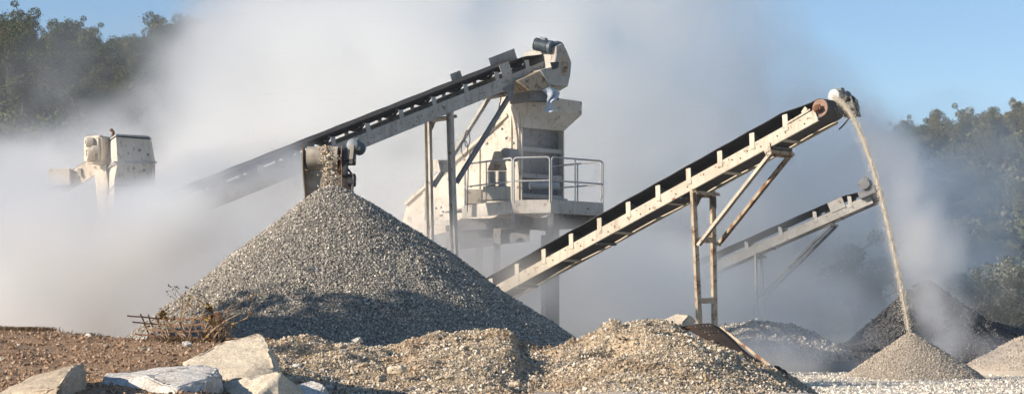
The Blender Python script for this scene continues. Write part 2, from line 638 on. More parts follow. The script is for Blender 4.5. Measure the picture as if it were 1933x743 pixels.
bx = np.linspace(-3.6, 4.3, 300)
by = np.linspace(16.6, 25.6, 240)
BX, BY = np.meshgrid(bx, by)
BZ = berm_z(BX, BY)
Vg, Fg = grid_arrays(BX, BY, BZ - 0.012)
k = 260000
sy = rng.uniform(16.9, 23.6, k)
sx = rng.uniform(-3.2, 4.0, k)
uu = sx / 22.5 * FP + 966.5
ok = (uu > 470) & (uu < 1570)
sx, sy = sx[ok], sy[ok]
ss = 0.0058 * (4.6 ** (rng.uniform(size=len(sx)) ** 9.0))
sz = berm_z(sx, sy) + ss * rng.uniform(0.0, 0.9, len(ss))
Vs_, Fs_, Ts_ = stones_arrays(np.stack([sx, sy, sz], 1), ss)
Vb, Fb, Tb = join_arrays([(Vg, Fg, np.full(len(Fg), 0.42)), (Vs_, Fs_, Ts_)])
o = link_mesh('rubble_berm', raw_mesh('rubble_berm', Vb, Fb, Tb), M['berm'])
tag(o, 'long low berm of buff rubble and dirt across the foreground', 'rubble mound')


# ------------------------------------------------------------------ cone piles
def cone_pile(name, label, c, z_apex, r_left, r_right, material, nst, smin, smax, seed, tip=0.25, lump=0.10, zb=0.0, fr=None, group=None, sharp=1.0):
    "pile of loose stone: cone with a rounded tip, different radius left and right"
    na, nr = 160, 90

    def surf(a, q):
        # q 0 apex .. 1 foot
        rr = np.where(np.cos(a) > 0, r_right, r_left) * np.abs(np.cos(a)) ** 2 + (fr or (r_left + r_right) / 2) * np.sin(a) ** 2
        x = c[0] + np.cos(a) * rr * q
        y = c[1] + np.sin(a) * rr * q
        h = (z_apex - zb)
        prof = 1 - np.sqrt((q ** sharp) ** 2 + (tip * 0.25) ** 2) + tip * 0.25
        z = zb + h * prof
        p = np.stack([x.ravel(), y.ravel(), z.ravel()], 1)
        d = (fbm(p * 0.55, 4, seed) * lump * 2.2 + fbm(p * 2.2, 3, seed + 5) * lump * 0.6).reshape(x.shape)
        d = d + fbm(np.stack([np.cos(a).ravel() * 7, np.sin(a).ravel() * 7, q.ravel() * 1.6 + seed * 3.1], 1), 3, seed + 9).reshape(a.shape) * lump * 0.9 * smooth01(q * 2)
        return x, y, z + d * np.minimum(1, q * 4) * (1 - smooth01((q - 0.85) / 0.2)) - 0.5 * np.clip(q - 1, 0, 1)

    A, Q = np.meshgrid(np.linspace(0, 2 * np.pi, na + 1), np.linspace(0, 1.15, nr))
    X, Y, Z = surf(A, Q)
    Vg, Fg = grid_arrays(X, Y, Z - (smin if nst else 0))
    parts = [(Vg, Fg, np.full(len(Fg), 0.35))]
    if nst:
        a = rng.uniform(-np.pi * 1.08, np.pi * 0.08, nst)
        q = np.sqrt(rng.uniform(0, 1, nst))
        x, y, z = surf(a, q)
        s = smin * (smax / smin) ** (rng.uniform(size=nst) ** 2.6)
        V, F, T = stones_arrays(np.stack([x, y, z + s * rng.uniform(-0.5, 0.8, nst)], 1), s)
        parts.append((V, F, T))
    V, F, T = join_arrays(parts)
    V = V - np.array([c[0], c[1], zb])
    o = link_mesh(name, raw_mesh(name, V, F, T), material)
    o.location = (c[0], c[1], zb)
    return tag(o, label, 'gravel pile' if 'gravel' in name else 'stone heap', group)


ap = P(626, 352, 44.0)
cone_pile('gravel_pile', 'tall cone of grey crushed stone under the short conveyor head', (ap.x, ap.y), ap.z, 5.6, 6.75, M['gravel'],
          185000, 0.013, 0.034, 3, tip=0.22, lump=0.07, fr=6.0)
ap = P(1718, 628, 44.3)
cone_pile('sand_pile', 'small fresh cone of grey sand where the falling stream lands', (ap.x, ap.y), ap.z, 1.58, 1.68, M['sand'],
          16000, 0.009, 0.026, 9, tip=0.3, lump=0.035, zb=0.02)
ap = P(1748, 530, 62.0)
cone_pile('stone_heap', 'big dark heap in the shade behind the small sand cone', (ap.x, ap.y), ap.z, 3.3, 3.7, M['shade_stone'],
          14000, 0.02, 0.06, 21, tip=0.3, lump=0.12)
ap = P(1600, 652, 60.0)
cone_pile('stone_heap', 'low dark shoulder heap left of the big shaded heap', (ap.x, ap.y), ap.z + .1, 1.9, 3.6, M['shade_stone'],
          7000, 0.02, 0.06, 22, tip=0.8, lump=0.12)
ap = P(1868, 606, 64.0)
cone_pile('stone_heap', 'dark heap with a flat top right of the big shaded heap', (ap.x, ap.y), ap.z, 4.0, 2.6, M['shade_stone'],
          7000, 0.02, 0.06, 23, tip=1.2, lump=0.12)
ap = P(1425, 604, 57.0)
cone_pile('stone_heap', 'broad blue grey heap in the dust under the far conveyor legs', (ap.x, ap.y), ap.z, 3.0, 3.0, M['gravel'],
          9000, 0.02, 0.06, 24, tip=1.0, lump=0.16)
ap = P(1960, 628, 50.0)
cone_pile('sand_heap', 'sunlit pale sand heap cut by the right edge', (ap.x, ap.y), ap.z, 2.1, 2.2, M['sand'],
          5000, 0.01, 0.03, 25, tip=0.8, lump=0.08)


cone_pile('gravel_pile', 'added tall stone stockpile, unseen off the left edge, shading the foot of the big cone', (-19.5, 31.5), 8.4, 10.3, 10.3, M['gravel'],  # unseen heap added to throw shade on the cone's foot
          0, 0.02, 0.06, 27, tip=0.5, lump=0.35)


# ------------------------------------------------------------------ rocks
def rock(name, label, pts, m, seed=0, disp=0.03, cuts=4, bev=0.03, group=None):
    "boulder from the corner points of its facets"
    pts = [Vector(p) for p in pts]
    c = sum(pts, Vector()) / len(pts)
    base = Vector((c.x, c.y, min(p.z for p in pts)))
    bm = bmesh.new()
    for p in pts:
        bm.verts.new(p - base)
    r = bmesh.ops.convex_hull(bm, input=bm.verts)
    bmesh.ops.delete(bm, geom=[v for v in bm.verts if not v.link_faces], context='VERTS')
    bmesh.ops.dissolve_limit(bm, angle_limit=R(6), verts=bm.verts, edges=bm.edges)
    if bev:
        bmesh.ops.bevel(bm, geom=[e for e in bm.edges], offset=bev, segments=2, affect='EDGES', clamp_overlap=True)
    bmesh.ops.triangulate(bm, faces=bm.faces)
    size = max((p - c).length for p in pts)
    for _ in range(6):
        es = [e for e in bm.edges if e.calc_length() > size * (0.045 if cuts > 3 else 0.12)]
        if not es or len(bm.faces) > 30000:
            break
        bmesh.ops.subdivide_edges(bm, edges=es, cuts=1)
        bmesh.ops.triangulate(bm, faces=bm.faces)
    bm.normal_update()
    co = np.array([v.co[:] for v in bm.verts])
    d = fbm(co * (1.6 / size) + seed * 7.3, 4, seed) * disp * 2.0 - np.abs(fbm(co * (4.5 / size) + seed, 4, seed + 2)) * disp * 2.2
    stepn = fbm(co * (2.6 / size) + seed * 3.3, 2, seed + 4) * 3.0
    d = d + (np.floor(stepn) + smooth01((stepn - np.floor(stepn) - 0.8) / 0.2)) * disp * 0.55
    ns = [v.normal.copy() for v in bm.verts]
    for v, nn, k in zip(bm.verts, ns, d):
        v.co += nn * float(k)
    me = bpy.data.meshes.new(name)
    bm.to_mesh(me)
    bm.free()
    for p in me.polygons:
        p.use_smooth = True
    o = link_mesh(name, me, m)
    o.location = base
    return tag(o, label, 'rock', group)


rock('boulder', 'tall cream boulder with a leaning flat face, largest rock at lower left',
     [P(425, 642, 17.2), P(488, 625, 17.3), P(500, 634, 17.2), P(512, 668, 16.8), P(520, 694, 16.6), P(545, 760, 16.5), P(345, 683, 16.9), P(400, 655, 17.1),
      P(340, 760, 16.2), P(470, 700, 16.5), P(500, 640, 17.9), P(530, 690, 17.9), P(430, 650, 18.1), P(350, 700, 17.9), P(350, 790, 18.2), P(550, 790, 18.0)],
     M['rock_cream'], 3, 0.018, bev=0.007)
rock('boulder', 'white grey slab boulder with a sunlit flat top, bottom left of centre',
     [P(194, 711, 15.0), P(178, 760, 14.6), P(262, 700, 14.6), P(240, 775, 14.4), P(330, 690, 15.2), P(380, 684, 15.4), P(412, 692, 15.2), P(424, 705, 15.1),
      P(398, 712, 14.6), P(330, 730, 14.3), P(345, 790, 14.2), P(424, 735, 15.0), P(405, 790, 14.8), P(200, 705, 15.6), P(290, 693, 16.0), P(400, 690, 16.0), P(200, 800, 15.8), P(430, 800, 15.8)],
     M['rock_white'], 5, 0.018, bev=0.008)
rock('boulder', 'tan wedge boulder with a dark shaded end, at the left edge of the frame',
     [P(-8, 745, 14.0), P(50, 712, 14.6), P(120, 692, 14.6), P(157, 681, 14.5), P(163, 700, 14.3), P(160, 770, 14.2), P(140, 690, 14.1), P(112, 728, 13.6),
      P(110, 775, 13.5), P(0, 780, 13.8), P(60, 716, 15.4), P(150, 690, 15.3), P(165, 790, 15.3), P(0, 790, 15.0)],
     M['rock_tan'], 8, 0.018, bev=0.007)
rock('boulder', 'split cream rock with a blue shaded right side, below the tall boulder',
     [P(415, 722, 15.2), P(440, 712, 15.4), P(500, 706, 15.1), P(525, 698, 15.0), P(528, 760, 14.7), P(530, 704, 14.9), P(575, 735, 15.3), P(585, 765, 15.2),
      P(408, 775, 15.0), P(450, 780, 14.5), P(530, 705, 15.9), P(430, 722, 16.0), P(580, 790, 16.0), P(410, 790, 16.0)],
     M['rock_cream'], 12, 0.016, bev=0.006)
rock('rock', 'flat pale rock half buried right of the split cream rock',
     [P(560, 724, 15.9), P(590, 716, 16.0), P(612, 724, 15.9), P(624, 745, 15.8), P(600, 760, 15.5), P(555, 760, 15.5), P(560, 730, 16.4), P(615, 735, 16.4), P(600, 790, 16.2)],
     M['rock_white'], 14, 0.010, bev=0.01)
rock('boulder', 'cream boulder perched on top of the rubble mound beside the steel legs',
     [P(1252, 603, 22.6), P(1278, 589, 22.7), P(1302, 593, 22.5), P(1315, 601, 22.9), P(1312, 612, 22.9), P(1300, 630, 22.7), P(1290, 625, 22.3), P(1288, 612, 22.2),
      P(1262, 612, 22.3), P(1255, 615, 22.6), P(1280, 592, 23.1), P(1312, 604, 23.2), P(1300, 628, 23.2), P(1260, 620, 23.1)],
     M['rock_cream'], 17, 0.010, bev=0.012)


def small_rock(name, label, px, py, Y, r, m, seed, group=None, flat=0.75):
    rs = np.random.default_rng(seed)
    c = P(px, py, Y)
    pts = []
    for _ in range(12):
        v = rs.normal(size=3)
        v /= np.linalg.norm(v)
        v *= r * rs.uniform(0.8, 1.1)
        pts.append(c + Vector((v[0] * 1.15, v[1], v[2] * flat)))
    return rock(name, label, pts, m, seed, r * 0.07, cuts=3, bev=r * 0.06, group=group)


small_rock('rock', 'small pale rock alone in the notch of the berm', 996, 664, 22.0, 0.075, M['rock_white'], 41)
small_rock('rock', 'grey flat stone on the left crest of the berm', 676, 642, 22.2, 0.085, M['rock_white'], 42, flat=0.5)
small_rock('rock', 'pointed cream stone right of the tall boulder', 574, 672, 20.5, 0.075, M['rock_cream'], 43, flat=1.2)
small_rock('rock', 'half shaded cream stone, largest on the lower berm slope', 746, 699, 18.6, 0.11, M['rock_cream'], 44)
small_rock('rock', 'dark sided stone left of the half shaded cream stone', 723, 712, 18.0, 0.07, M['rock_tan'], 45)
small_rock('rock', 'white stone under the dry bush', 353, 656, 20.5, 0.06, M['rock_white'], 46, flat=1.2)
small_rock('rock', 'round pale stone in the shaded right side of the mound', 1294, 671, 21.0, 0.05, M['rock_cream'], 47)
small_rock('rock', 'flat tan stone at the bottom right of the berm slope', 977, 726, 18.0, 0.10, M['rock_tan'], 48, flat=0.5)
k = 0
spots = [(801, 648), (836, 651), (795, 690), (812, 692), (828, 682), (829, 714), (908, 690), (941, 725), (610, 697), (664, 706), (690, 690), (640, 655), (877, 655), (1010, 715), (1060, 700),
         (1120, 690), (1180, 720), (1222, 686), (1234, 682), (1250, 700), (1150, 660), (825, 738), (850, 738), (1075, 735), (560, 690), (620, 730), (1320, 720), (1290, 700)]
for i, (px, py) in enumerate(spots):
    # find where the view ray meets the berm
    Y = 17.0
    while Y < 23:
        p = P(px, py + 4, Y)
        if berm_z(np.array([p.x]), np.array([Y]))[0] > p.z:
            break
        Y += 0.05
    small_rock('rock', 'small angular stone lying in the rubble of the foreground berm', px, py, Y, random.uniform(0.035, 0.065),
               M[random.choice(['rock_cream', 'rock_white', 'rock_tan'])], 60 + i, group='loose stones on the rubble berm')
for i, (px, py, Y) in enumerate([(300, 660, 21.5), (318, 665, 21), (335, 672, 20.5), (262, 655, 22), (240, 658, 22), (352, 680, 19.5), (275, 668, 21), (225, 656, 22.3), (165, 660, 22)]):
    c = P(px, py, Y)
    z = float(gz(np.array([c.x]), np.array([c.y]))[0])
    py2 = HOR - (z + 0.03 - ZC) * FP / Y
    small_rock('rock', 'small grey white stone on the edge of the dirt bank', px, py2, Y, random.uniform(0.04, 0.075), M['rock_white'], 100 + i,
               group='stones along the edge of the dirt bank')
for i, (px, py, Y) in enumerate([(5, 703, 17.5), (268, 678, 19), (20, 730, 15.5), (200, 676, 19.5)]):
    c = P(px, py, Y)
    z = float(gz(np.array([c.x]), np.array([c.y]))[0])
    py2 = HOR - (z + 0.02 - ZC) * FP / Y
    small_rock('rock', 'small tan stone on the brown dirt bank', px, py2, Y, 0.04, M['rock_tan'], 120 + i, group='stones on the dirt')

# dark stump and charred lump by the bush
small_rock('tree_stump', 'dark charred lump of wood left of the dry bush', 283, 660, 21.4, 0.11, M['rustdark'], 140, flat=1.0)['category'] = 'stump'
small_rock('tree_stump', 'lower black lump right beside the charred wood', 306, 664, 21.2, 0.085, M['black'], 141, flat=0.8)['category'] = 'stump'


# ------------------------------------------------------------------ conveyors
def conveyor_frame(O, d, half, yaw_side):
    n = Vector(d).cross(Vector(yaw_side))
    if n.z < 0:
        n = -n

    def C(t, u, v):
        return O - d * t + yaw_side * u + n * v
    return C, n


def motor(root, c, axis, L, r, m_body, m_end, name='motor', fins=10):
    axis = Vector(axis).normalized()
    body = MB()
    prof = [(-L / 2, r * 0.9)]
    for k in range(fins):
        x = -L / 2 + L * (0.08 + 0.7 * k / fins)
        st = L * 0.7 / fins
        prof += [(x, r * 0.88), (x + 0.001, r), (x + st * 0.5, r), (x + st * 0.5 + .001, r * 0.88)]
    prof += [(L * 0.30, r * 0.9), (L * 0.32, r * 1.05), (L * 0.48, r * 1.05), (L * 0.5, r * 0.9)]
    body.lathe(c, axis, prof, 20)
    b = body.build(name, m_body, root, smooth=True)
    e = MB()
    e.lathe(Vector(c) - axis * (L / 2 + 0.02), axis, [(-0.03, r * 0.5), (-0.015, r * 0.95), (0.02, r * 1.03)], 20)
    e.build('end_cover', m_end, b, smooth=True)
    tb = MB()
    up = Vector((0, 0, 1))
    s = axis.cross(up).normalized()
    tb.box(Vector(c) + up * (r * 1.05), axis, s, up, L * 0.3, r * 0.9, r * 0.5)
    tb.build('terminal_box', m_body, b, bevel=0.008)
    return b


def conveyor(root, O, d, s, L, half, rail_h, mats, idler_gap=1.05, trough=0.16, bracket_every=1, belt_v=0.16, tabs=True, pr=0.24, t_first=0.95):
    """two channel rails, troughed belt over idlers, return belt, head pulley. u = -half is the rail towards the camera"""
    C, n = conveyor_frame(O, d, half, s)
    rv = -0.14     # centre height of rails relative to pulley axis
    for sg in (-1, 1):
        mb = MB()
        mb.channel(C(0.12, sg * half, rv), C(L, sg * half, rv), s, 0.07, rail_h, 0.012, sg=-sg)
        r = mb.build('side_rail', mats['rail'], root)
        # bolts and cut-outs on the web
        bo = MB()
        t = 0.5
        while t < L:
            bo.lathe(C(t, sg * (half + 0.004), rv + random.uniform(-.08, .08)), s * sg, [(0, 0.020), (0.012, 0.020), (0.020, 0.012)], 6)
            if random.random() < 0.5:
                bo.lathe(C(t + 0.09, sg * (half + 0.004), rv + 0.08), s * sg, [(0, 0.016), (0.010, 0.012)], 6)
            t += random.uniform(0.22, 0.6)
        bo.build('bolt_heads', mats['bolt'], r)
    # cross members underneath
    t = 1.3
    while t < L:
        mb = MB()
        mb.bar(C(t, -half, rv - rail_h * 0.33), C(t, half, rv - rail_h * 0.33), d, 0.07, 0.05)
        mb.build('cross_member', mats['rail'], root)
        t += 1.9
    # belt: carry strand (troughed), wrap, return strand
    bw = half * 0.86

    def section(tr):
        return [(-bw, tr), (-bw * 0.72, tr * 0.62), (-bw * 0.38, 0.0), (0, 0), (bw * 0.38, 0.0), (bw * 0.72, tr * 0.62), (bw, tr)]
    rings = []
    th = 0.018
    path = []
    tt = L
    while tt > 0.01:
        tr = trough * min(1, max(0.0, (tt - 0.15) / 0.9))
        sag = 0.005 * math.cos(tt / idler_gap * 2 * math.pi)
        path.append((tt, pr + sag, tr, 0))
        tt -= 0.21
    for k in range(0, 9):
        a = math.pi / 2 - math.pi * k / 8
        path.append((-math.cos(a) * pr, math.sin(a) * pr, 0.0, 1))
    for tt in np.linspace(0.4, L, 22):
        path.append((tt, -pr + 0.02 * math.sin(tt * 2.2), 0.0, 1))
    outer, inner = [], []
    for i, (t, v, tr, w_) in enumerate(path):
        sec = section(tr)
        if i < len(path) - 1:
            t2, v2 = path[i + 1][0], path[i + 1][1]
        dt, dv = (path[min(i + 1, len(path) - 1)][0] - path[max(i - 1, 0)][0]), (path[min(i + 1, len(path) - 1)][1] - path[max(i - 1, 0)][1])
        l = math.hypot(dt, dv) or 1
        # outward normal of the loop in (−t, v)
        nt_, nv_ = dv / l, -dt / l
        ring = [C(t, u, v + z) for u, z in sec] + [C(t - nt_ * th * -1 * -1, u, v + z - nv_ * th) for u, z in reversed(sec)]
        rings.append(ring)
    mb = MB()
    mb.loft(rings)
    mb.build('belt', mats['belt'], root, smooth=True)
    # pulley with hub and bearing
    mb = MB()
    mb.lathe(C(0, -bw * 0.99, 0), s, [(0, pr * 0.55), (0.001, pr - 0.012), (bw * 1.98, pr - 0.012), (bw * 1.98 + .001, pr * 0.55)], 24)
    p_ = mb.build('head_pulley', mats['pulley'], root, smooth=True)
    mb = MB()
    mb.lathe(C(0, -half - 0.10, 0), s, [(0, 0.035), (2 * half + 0.2, 0.035)], 12)
    mb.build('shaft', mats['bolt'], p_, smooth=True)
    for sg in (-1, 1):
        mb = MB()
        mb.box(C(0.02, sg * (half + 0.035), -0.01), d, s, n, 0.20, 0.06, 0.13)
        mb.lathe(C(0.02, sg * (half + 0.03), 0), s * sg, [(0, 0.085), (0.05, 0.075), (0.07, 0.04)], 14)
        mb.build('bearing', mats['hub'], root, bevel=0.006)
    # idlers
    t = t_first
    while t < L - 0.2:
        if tabs:
            for sg in (-1, 1):
                mb = MB()
                a, b_ = C(t + 0.05, sg * (half + 0.012), rv + 0.02), C(t - 0.05, sg * (half - 0.03), pr + trough * 0.30)
                mb.bar(a, b_, d, 0.15, 0.02)
                mb.build('idler_bracket', mats['tab'], root)
        mb = MB()
        ro = pr - 0.075
        q = bw * 0.38
        mb.lathe(C(t, -q, ro), s, [(0, 0.02), (0.01, 0.052), (2 * q - .01, 0.052), (2 * q, 0.02)], 12)
        for sg in (-1, 1):
            a, b_ = C(t, sg * (q + 0.03), ro + 0.005), C(t, sg * bw * 0.95, ro + trough * 0.85)
            mb.tube([a, b_], 0.05, 10)
        mb.build('roller', mats['roller'], root, smooth=True)
        t += idler_gap
    t = 1.6
    while t < L - 0.2:
        mb = MB()
        mb.lathe(C(t, -half * 0.92, -pr - 0.065), s, [(0, 0.02), (0.01, 0.045), (half * 1.83, 0.045), (half * 1.84, 0.02)], 12)
        mb.build('return_roller', mats['roller'], root, smooth=True)
        t += 3.0
    return C, n


def leg(root, p0, p1, side, m, wd=0.16, ht=0.08, sg=1, name='leg', holes=True):
    mb = MB()
    mb.channel(p0, p1, side, ht, wd, 0.012, sg=sg)
    l = mb.build(name, m, root)
    return l


def ground_at(px, Y, z=0.0):
    return Vector(((px - 966.5) / FP * Y, Y, z))


def make_conveyor_A():
    yaw = R(42)
    tilt = math.atan(0.388)
    d = Vector((math.cos(yaw) * math.cos(tilt), -math.sin(yaw) * math.cos(tilt), math.sin(tilt)))
    s = Vector((math.sin(yaw), math.cos(yaw), 0))
    half = 0.45
    near = P(1545, 203, 46.0)
    O = near + s * half
    root = thing('belt_conveyor', 'sunlit cream belt conveyor throwing a stream of sand off its high right end', 'conveyor', (O.x - d.x * 4, O.y - d.y * 4, 0.0))
    mats = dict(rail=M['cream'], bolt=M['rust'], belt=M['rubber'], pulley=M['red'], hub=M['rust'], tab=M['cream'], roller=M['rubber_dusty'])
    C, n = conveyor(root, O, d, s, 12.6, half, 0.30, mats, idler_gap=1.05, trough=0.14, t_first=1.0, pr=0.23)
    rv = -0.14
    ct = math.cos(tilt)

    def at_px(px, u):
        # distance t where the rail at u shows at pixel column px
        lo, hi = 0, 13
        for _ in range(40):
            m_ = (lo + hi) / 2
            q = C(m_, u, rv)
            if q.x / q.y * FP + 966.5 > px: lo = m_
            else: hi = m_
        return lo
    t1 = at_px(1306, -half)
    t2 = at_px(1447, -half)
    tops = {}
    for sg, px0, px1 in ((-1, 1306, 1328), (1, 1344, 1354)):
        top = C(t1, sg * (half - 0.03), rv - 0.15)
        foot = ground_at(px1, top.y - 0.15, 0.05)
        foot.y = top.y
        l = leg(root, foot, top, d * -1, M['cream_worn'], 0.17, 0.08, sg=1)
        fp = MB(); fp.abox((foot.x, foot.y, 0.06), 0.36, 0.36, 0.05); fp.build('foot_plate', M['rust'], l)
        tops[sg] = (foot, top)
    # cross beam on top of the legs with curved gussets
    for t_, nm in ((t1, 'head_beam'), (t2, 'head_beam')):
        mb = MB()
        mb.channel(C(t_, -half - 0.06, rv - 0.24), C(t_, half + 0.06, rv - 0.24), n, 0.09, 0.17, 0.012, sg=-1)
        mb.build(nm, M['cream_worn'], root)
    for sg in (-1, 1):
        a = C(t1, sg * (half - 0.02), rv - 0.33)
        g = MB()
        g.poly([a, a - s * (sg * 0.30), a - s * (sg * 0.18) - Vector((0, 0, 0.10)), a - s * (sg * 0.10) - Vector((0, 0, 0.22)), a - Vector((0, 0, 0.30))], d * 0.012)
        g.build('gusset', M['rustdark'], root)
        a = C(t2, sg * (half + 0.02), rv - 0.05)
        g = MB()
        g.poly([a + d * 0.10, a - d * 0.16, a - d * 0.10 - n * 0.26, a + d * 0.04 - n * 0.30], s * (0.02 * sg))
        g.build('gusset', M['cream'], root)
    # braces between legs
    for py in (453, 567):
        pts = []
        for sg in (-1, 1):
            f, t = tops[sg]
            z = ZC + (HOR - py) / FP * f.y
            k_ = (z - f.z) / (t.z - f.z)
            pts.append(f.lerp(t, k_))
        mb = MB(); mb.bar(pts[0], pts[1], Vector((0, 0, 1)), 0.14, 0.03)
        mb.build('leg_brace', M['cream_worn'], root)
    # diagonal struts
    for sg in (-1, 1):
        f, t = tops[sg]
        z = ZC + (HOR - 462) / FP * f.y
        lo = f.lerp(t, (z - f.z) / (t.z - f.z)) + d * 0.05 - s * (0.03 * -sg)
        hi = C(t2, sg * (half - 0.04), rv - 0.25)
        mb = MB(); mb.channel(lo, hi, n, 0.08, 0.13, 0.012, sg=-1)
        mb.build('strut', M['cream_worn'] if sg > 0 else M['cream'], root)
    # take-up and scrap plates near the head on the near rail
    mb = MB()
    mb.bar(C(0.45, -half - 0.02, 0.06), C(0.30, -half - 0.02, 0.14), s, 0.03, 0.10)
    mb.bar(C(0.95, -half - 0.02, 0.03), C(0.22, -half - 0.02, 0.05), s, 0.02, 0.05)
    mb.build('takeup_bracket', M['cream'], root, bevel=0.004)
    # drive motor on the far side of the head
    c = C(0.02, half + 0.34, 0.42)
    mo = motor(root, c, s * -1 * -1, 0.55, 0.17, M['motor_blue'], M['motor_pale'])
    g = MB()
    g.box(C(0.0, half + 0.42, 0.12), d, s, n, 0.30, 0.26, 0.34)
    g.lathe(C(-0.12, half + 0.22, 0.02), s, [(0, 0.22), (0.24, 0.22)], 20)
    gb = g.build('gearbox', M['black'], root, bevel=0.02)
    g = MB()
    g.bar(C(0.22, half + 0.2, 0.14), C(-0.30, half + 0.2, 0.26), s, 0.2, 0.03)
    g.bar(C(-0.34, half + 0.25, 0.25), C(-0.34, half + 0.25, -0.30), s, 0.16, 0.03)
    g.tube([C(-0.1, half + 0.3, 0.3), C(-0.32, half + 0.3, 0.28), C(-0.42, half + 0.28, 0.1), C(-0.36, half + 0.2, -0.2), C(-0.2, half + 0.1, -0.42)], 0.02, 6)
    g.tube([C(-0.2, half + 0.0, -0.30), C(-0.05, half - 0.1, -0.42), C(0.1, half - 0.1, -0.46)], 0.018, 6)
    g.build('motor_mount', M['black'], root)
    return C, d, s, half, root


CA, dA, sA, halfA, convA = make_conveyor_A()


def make_conveyor_B():
    yaw = R(38)
    slope = 0.40
    tilt = math.atan(slope)
    d = Vector((math.cos(yaw) * math.cos(tilt), math.sin(yaw) * math.cos(tilt), math.sin(tilt)))
    s = Vector((-math.sin(yaw), math.cos(yaw), 0))
    half = 0.60
    near = P(1046, 112, 60.0)
    O = near + s * half
    root = thing('belt_conveyor', 'long dusty grey belt conveyor climbing from the left dust up to the hooded tower', 'conveyor', (O.x - d.x * 6, O.y - d.y * 6, 0.0))
    mats = dict(rail=M['grey'], bolt=M['grey_dark'], belt=M['rubber'], pulley=M['grey_dark'], hub=M['grey_dark'], tab=M['grey'], roller=M['rubber_dusty'])
    C, n = conveyor(root, O, d, s, 14.8, half, 0.40, mats, idler_gap=1.28, trough=0.18, t_first=1.1)
    rv = -0.14

    def at_px(px, u):
        lo, hi = 0, 14.5
        for _ in range(40):
            m_ = (lo + hi) / 2
            q = C(m_, u, rv)
            if q.x / q.y * FP + 966.5 > px: lo = m_
            else: hi = m_
        return lo
    t1 = at_px(849, -half)
    t2 = at_px(958, -half)
    tops = {}
    for sg, px1 in ((-1, 868), (1, 820)):
        top = C(t1, sg * (half - 0.03), rv - 0.20)
        foot = Vector(((px1 - 966.5) / FP * top.y, top.y, 0.05))
        l = leg(root, foot, top, d * -1, M['grey'], 0.26, 0.10)
        ho = MB()
        for k_ in range(14):
            q = foot.lerp(top, 0.97 - 0.03 * k_) - Vector((0, 0.055 if sg < 0 else 0.055, 0))
            ho.lathe(q + Vector((0.0, -0.08, 0)), Vector((0, -1, 0)), [(0, 0.016), (0.004, 0.014)], 6)
        ho.build('bolt_heads', M['galv'], l)
        tops[sg] = (foot, top)
    for t_ in (t1, t2):
        mb = MB()
        mb.channel(C(t_, -half - 0.06, rv - 0.30), C(t_, half + 0.06, rv - 0.30), n, 0.10, 0.20, 0.012, sg=-1)
        mb.build('head_beam', M['grey'], root)
    for sg in (-1, 1):
        a = C(t1, sg * (half - 0.02), rv - 0.36)
        g = MB()
        g.poly([a, a - s * (sg * 0.34), a - s * (sg * 0.20) - Vector((0, 0, 0.12)), a - s * (sg * 0.12) - Vector((0, 0, 0.24)), a - Vector((0, 0, 0.34))], d * 0.012)
        g.build('gusset', M['grey'], root)
        a = C(t2, sg * (half + 0.02), rv - 0.10)
        g = MB()
        g.poly([a + d * 0.20, a - d * 0.26, a - d * 0.10 - n * 0.36, a + d * 0.08 - n * 0.36], s * (0.02 * sg))
        g.build('gusset', M['grey_dark'], root)
    for py, h in ((313, 0.36), (420, 0.16)):
        pts = []
        for sg in (-1, 1):
            f, t = tops[sg]
            z = ZC + (HOR - py) / FP * f.y
            pts.append(f.lerp(t, (z - f.z) / (t.z - f.z)))
        mb = MB(); mb.bar(pts[0], pts[1], Vector((0, 0, 1)), h, 0.03)
        mb.build('leg_brace', M['grey'], root)
    for sg in (-1, 1):
        f, t = tops[sg]
        z = ZC + (HOR - (345 if sg < 0 else 352)) / FP * f.y
        lo = f.lerp(t, (z - f.z) / (t.z - f.z)) + d * 0.05
        hi = C(t2, sg * (half - 0.04), rv - 0.32)
        mb = MB(); mb.channel(lo, hi, n, 0.10, 0.16, 0.012, sg=-1)
        mb.build('strut', M['grey_dark'] if sg < 0 else M['grey'], root)
    # skirt plates standing on the rail near the head
    for px, u, h in ((961, -half - 0.02, 0.40), (917, half + 0.02, 0.50), (1005, half + 0.02, 0.55)):
        t_ = at_px(px, -half)
        mb = MB()
        c = C(t_, u, 0.26 + (0.1 if u > 0 else 0))
        mb.box(c, d, s, n, 0.40 if u < 0 else (0.42 if px < 950 else 1.1), 0.02, h)
        mb.build('skirt_plate', M['grey'], root)
    # motor beside the head on the camera side
    ca = C(0.32, -half - 0.10, 0.52)
    motor(root, ca, Vector((1.0, -0.55, -0.3)), 0.60, 0.20, M['motor_blue'], M['motor_pale'])
    g = MB()
    g.box(C(0.02, -half - 0.12, 0.22), d, s, n, 0.46, 0.34, 0.36)
    g.lathe(C(-0.08, -half - 0.34, 0.30), s, [(0, 0.20), (0.12, 0.24), (0.3, 0.24)], 18)
    g.build('gearbox', M['motor_blue'], root, bevel=0.02)
    g = MB()
    g.tube([C(0.05, -half - 0.3, 0.2), C(-0.2, -half - 0.36, 0.0), C(-0.1, -half - 0.36, -0.25), C(0.2, -half - 0.3, -0.2)], 0.03, 8)
    g.box(C(0.0, -half - 0.2, -0.06), d, s, n, 0.5, 0.1, 0.14)
    g.build('bearing', M['grey'], root, bevel=0.01)
    # cable hanging from the frame with a coil
    cb = MB()
    a = P(948, 172, 59.3)
    pts = [a, P(940, 215, 59.2), P(930, 250, 59.1), P(906, 268, 59.0), P(888, 285, 58.9), P(884, 310, 58.9), P(882, 400, 58.9)]
    cb.tube(pts, 0.018, 6)
    ring = [P(882 + 5 * math.cos(t), 262 + 16 * math.sin(t), 58.85) for t in np.linspace(0, 2 * math.pi, 16)]
    cb.tube(ring, 0.016, 6)
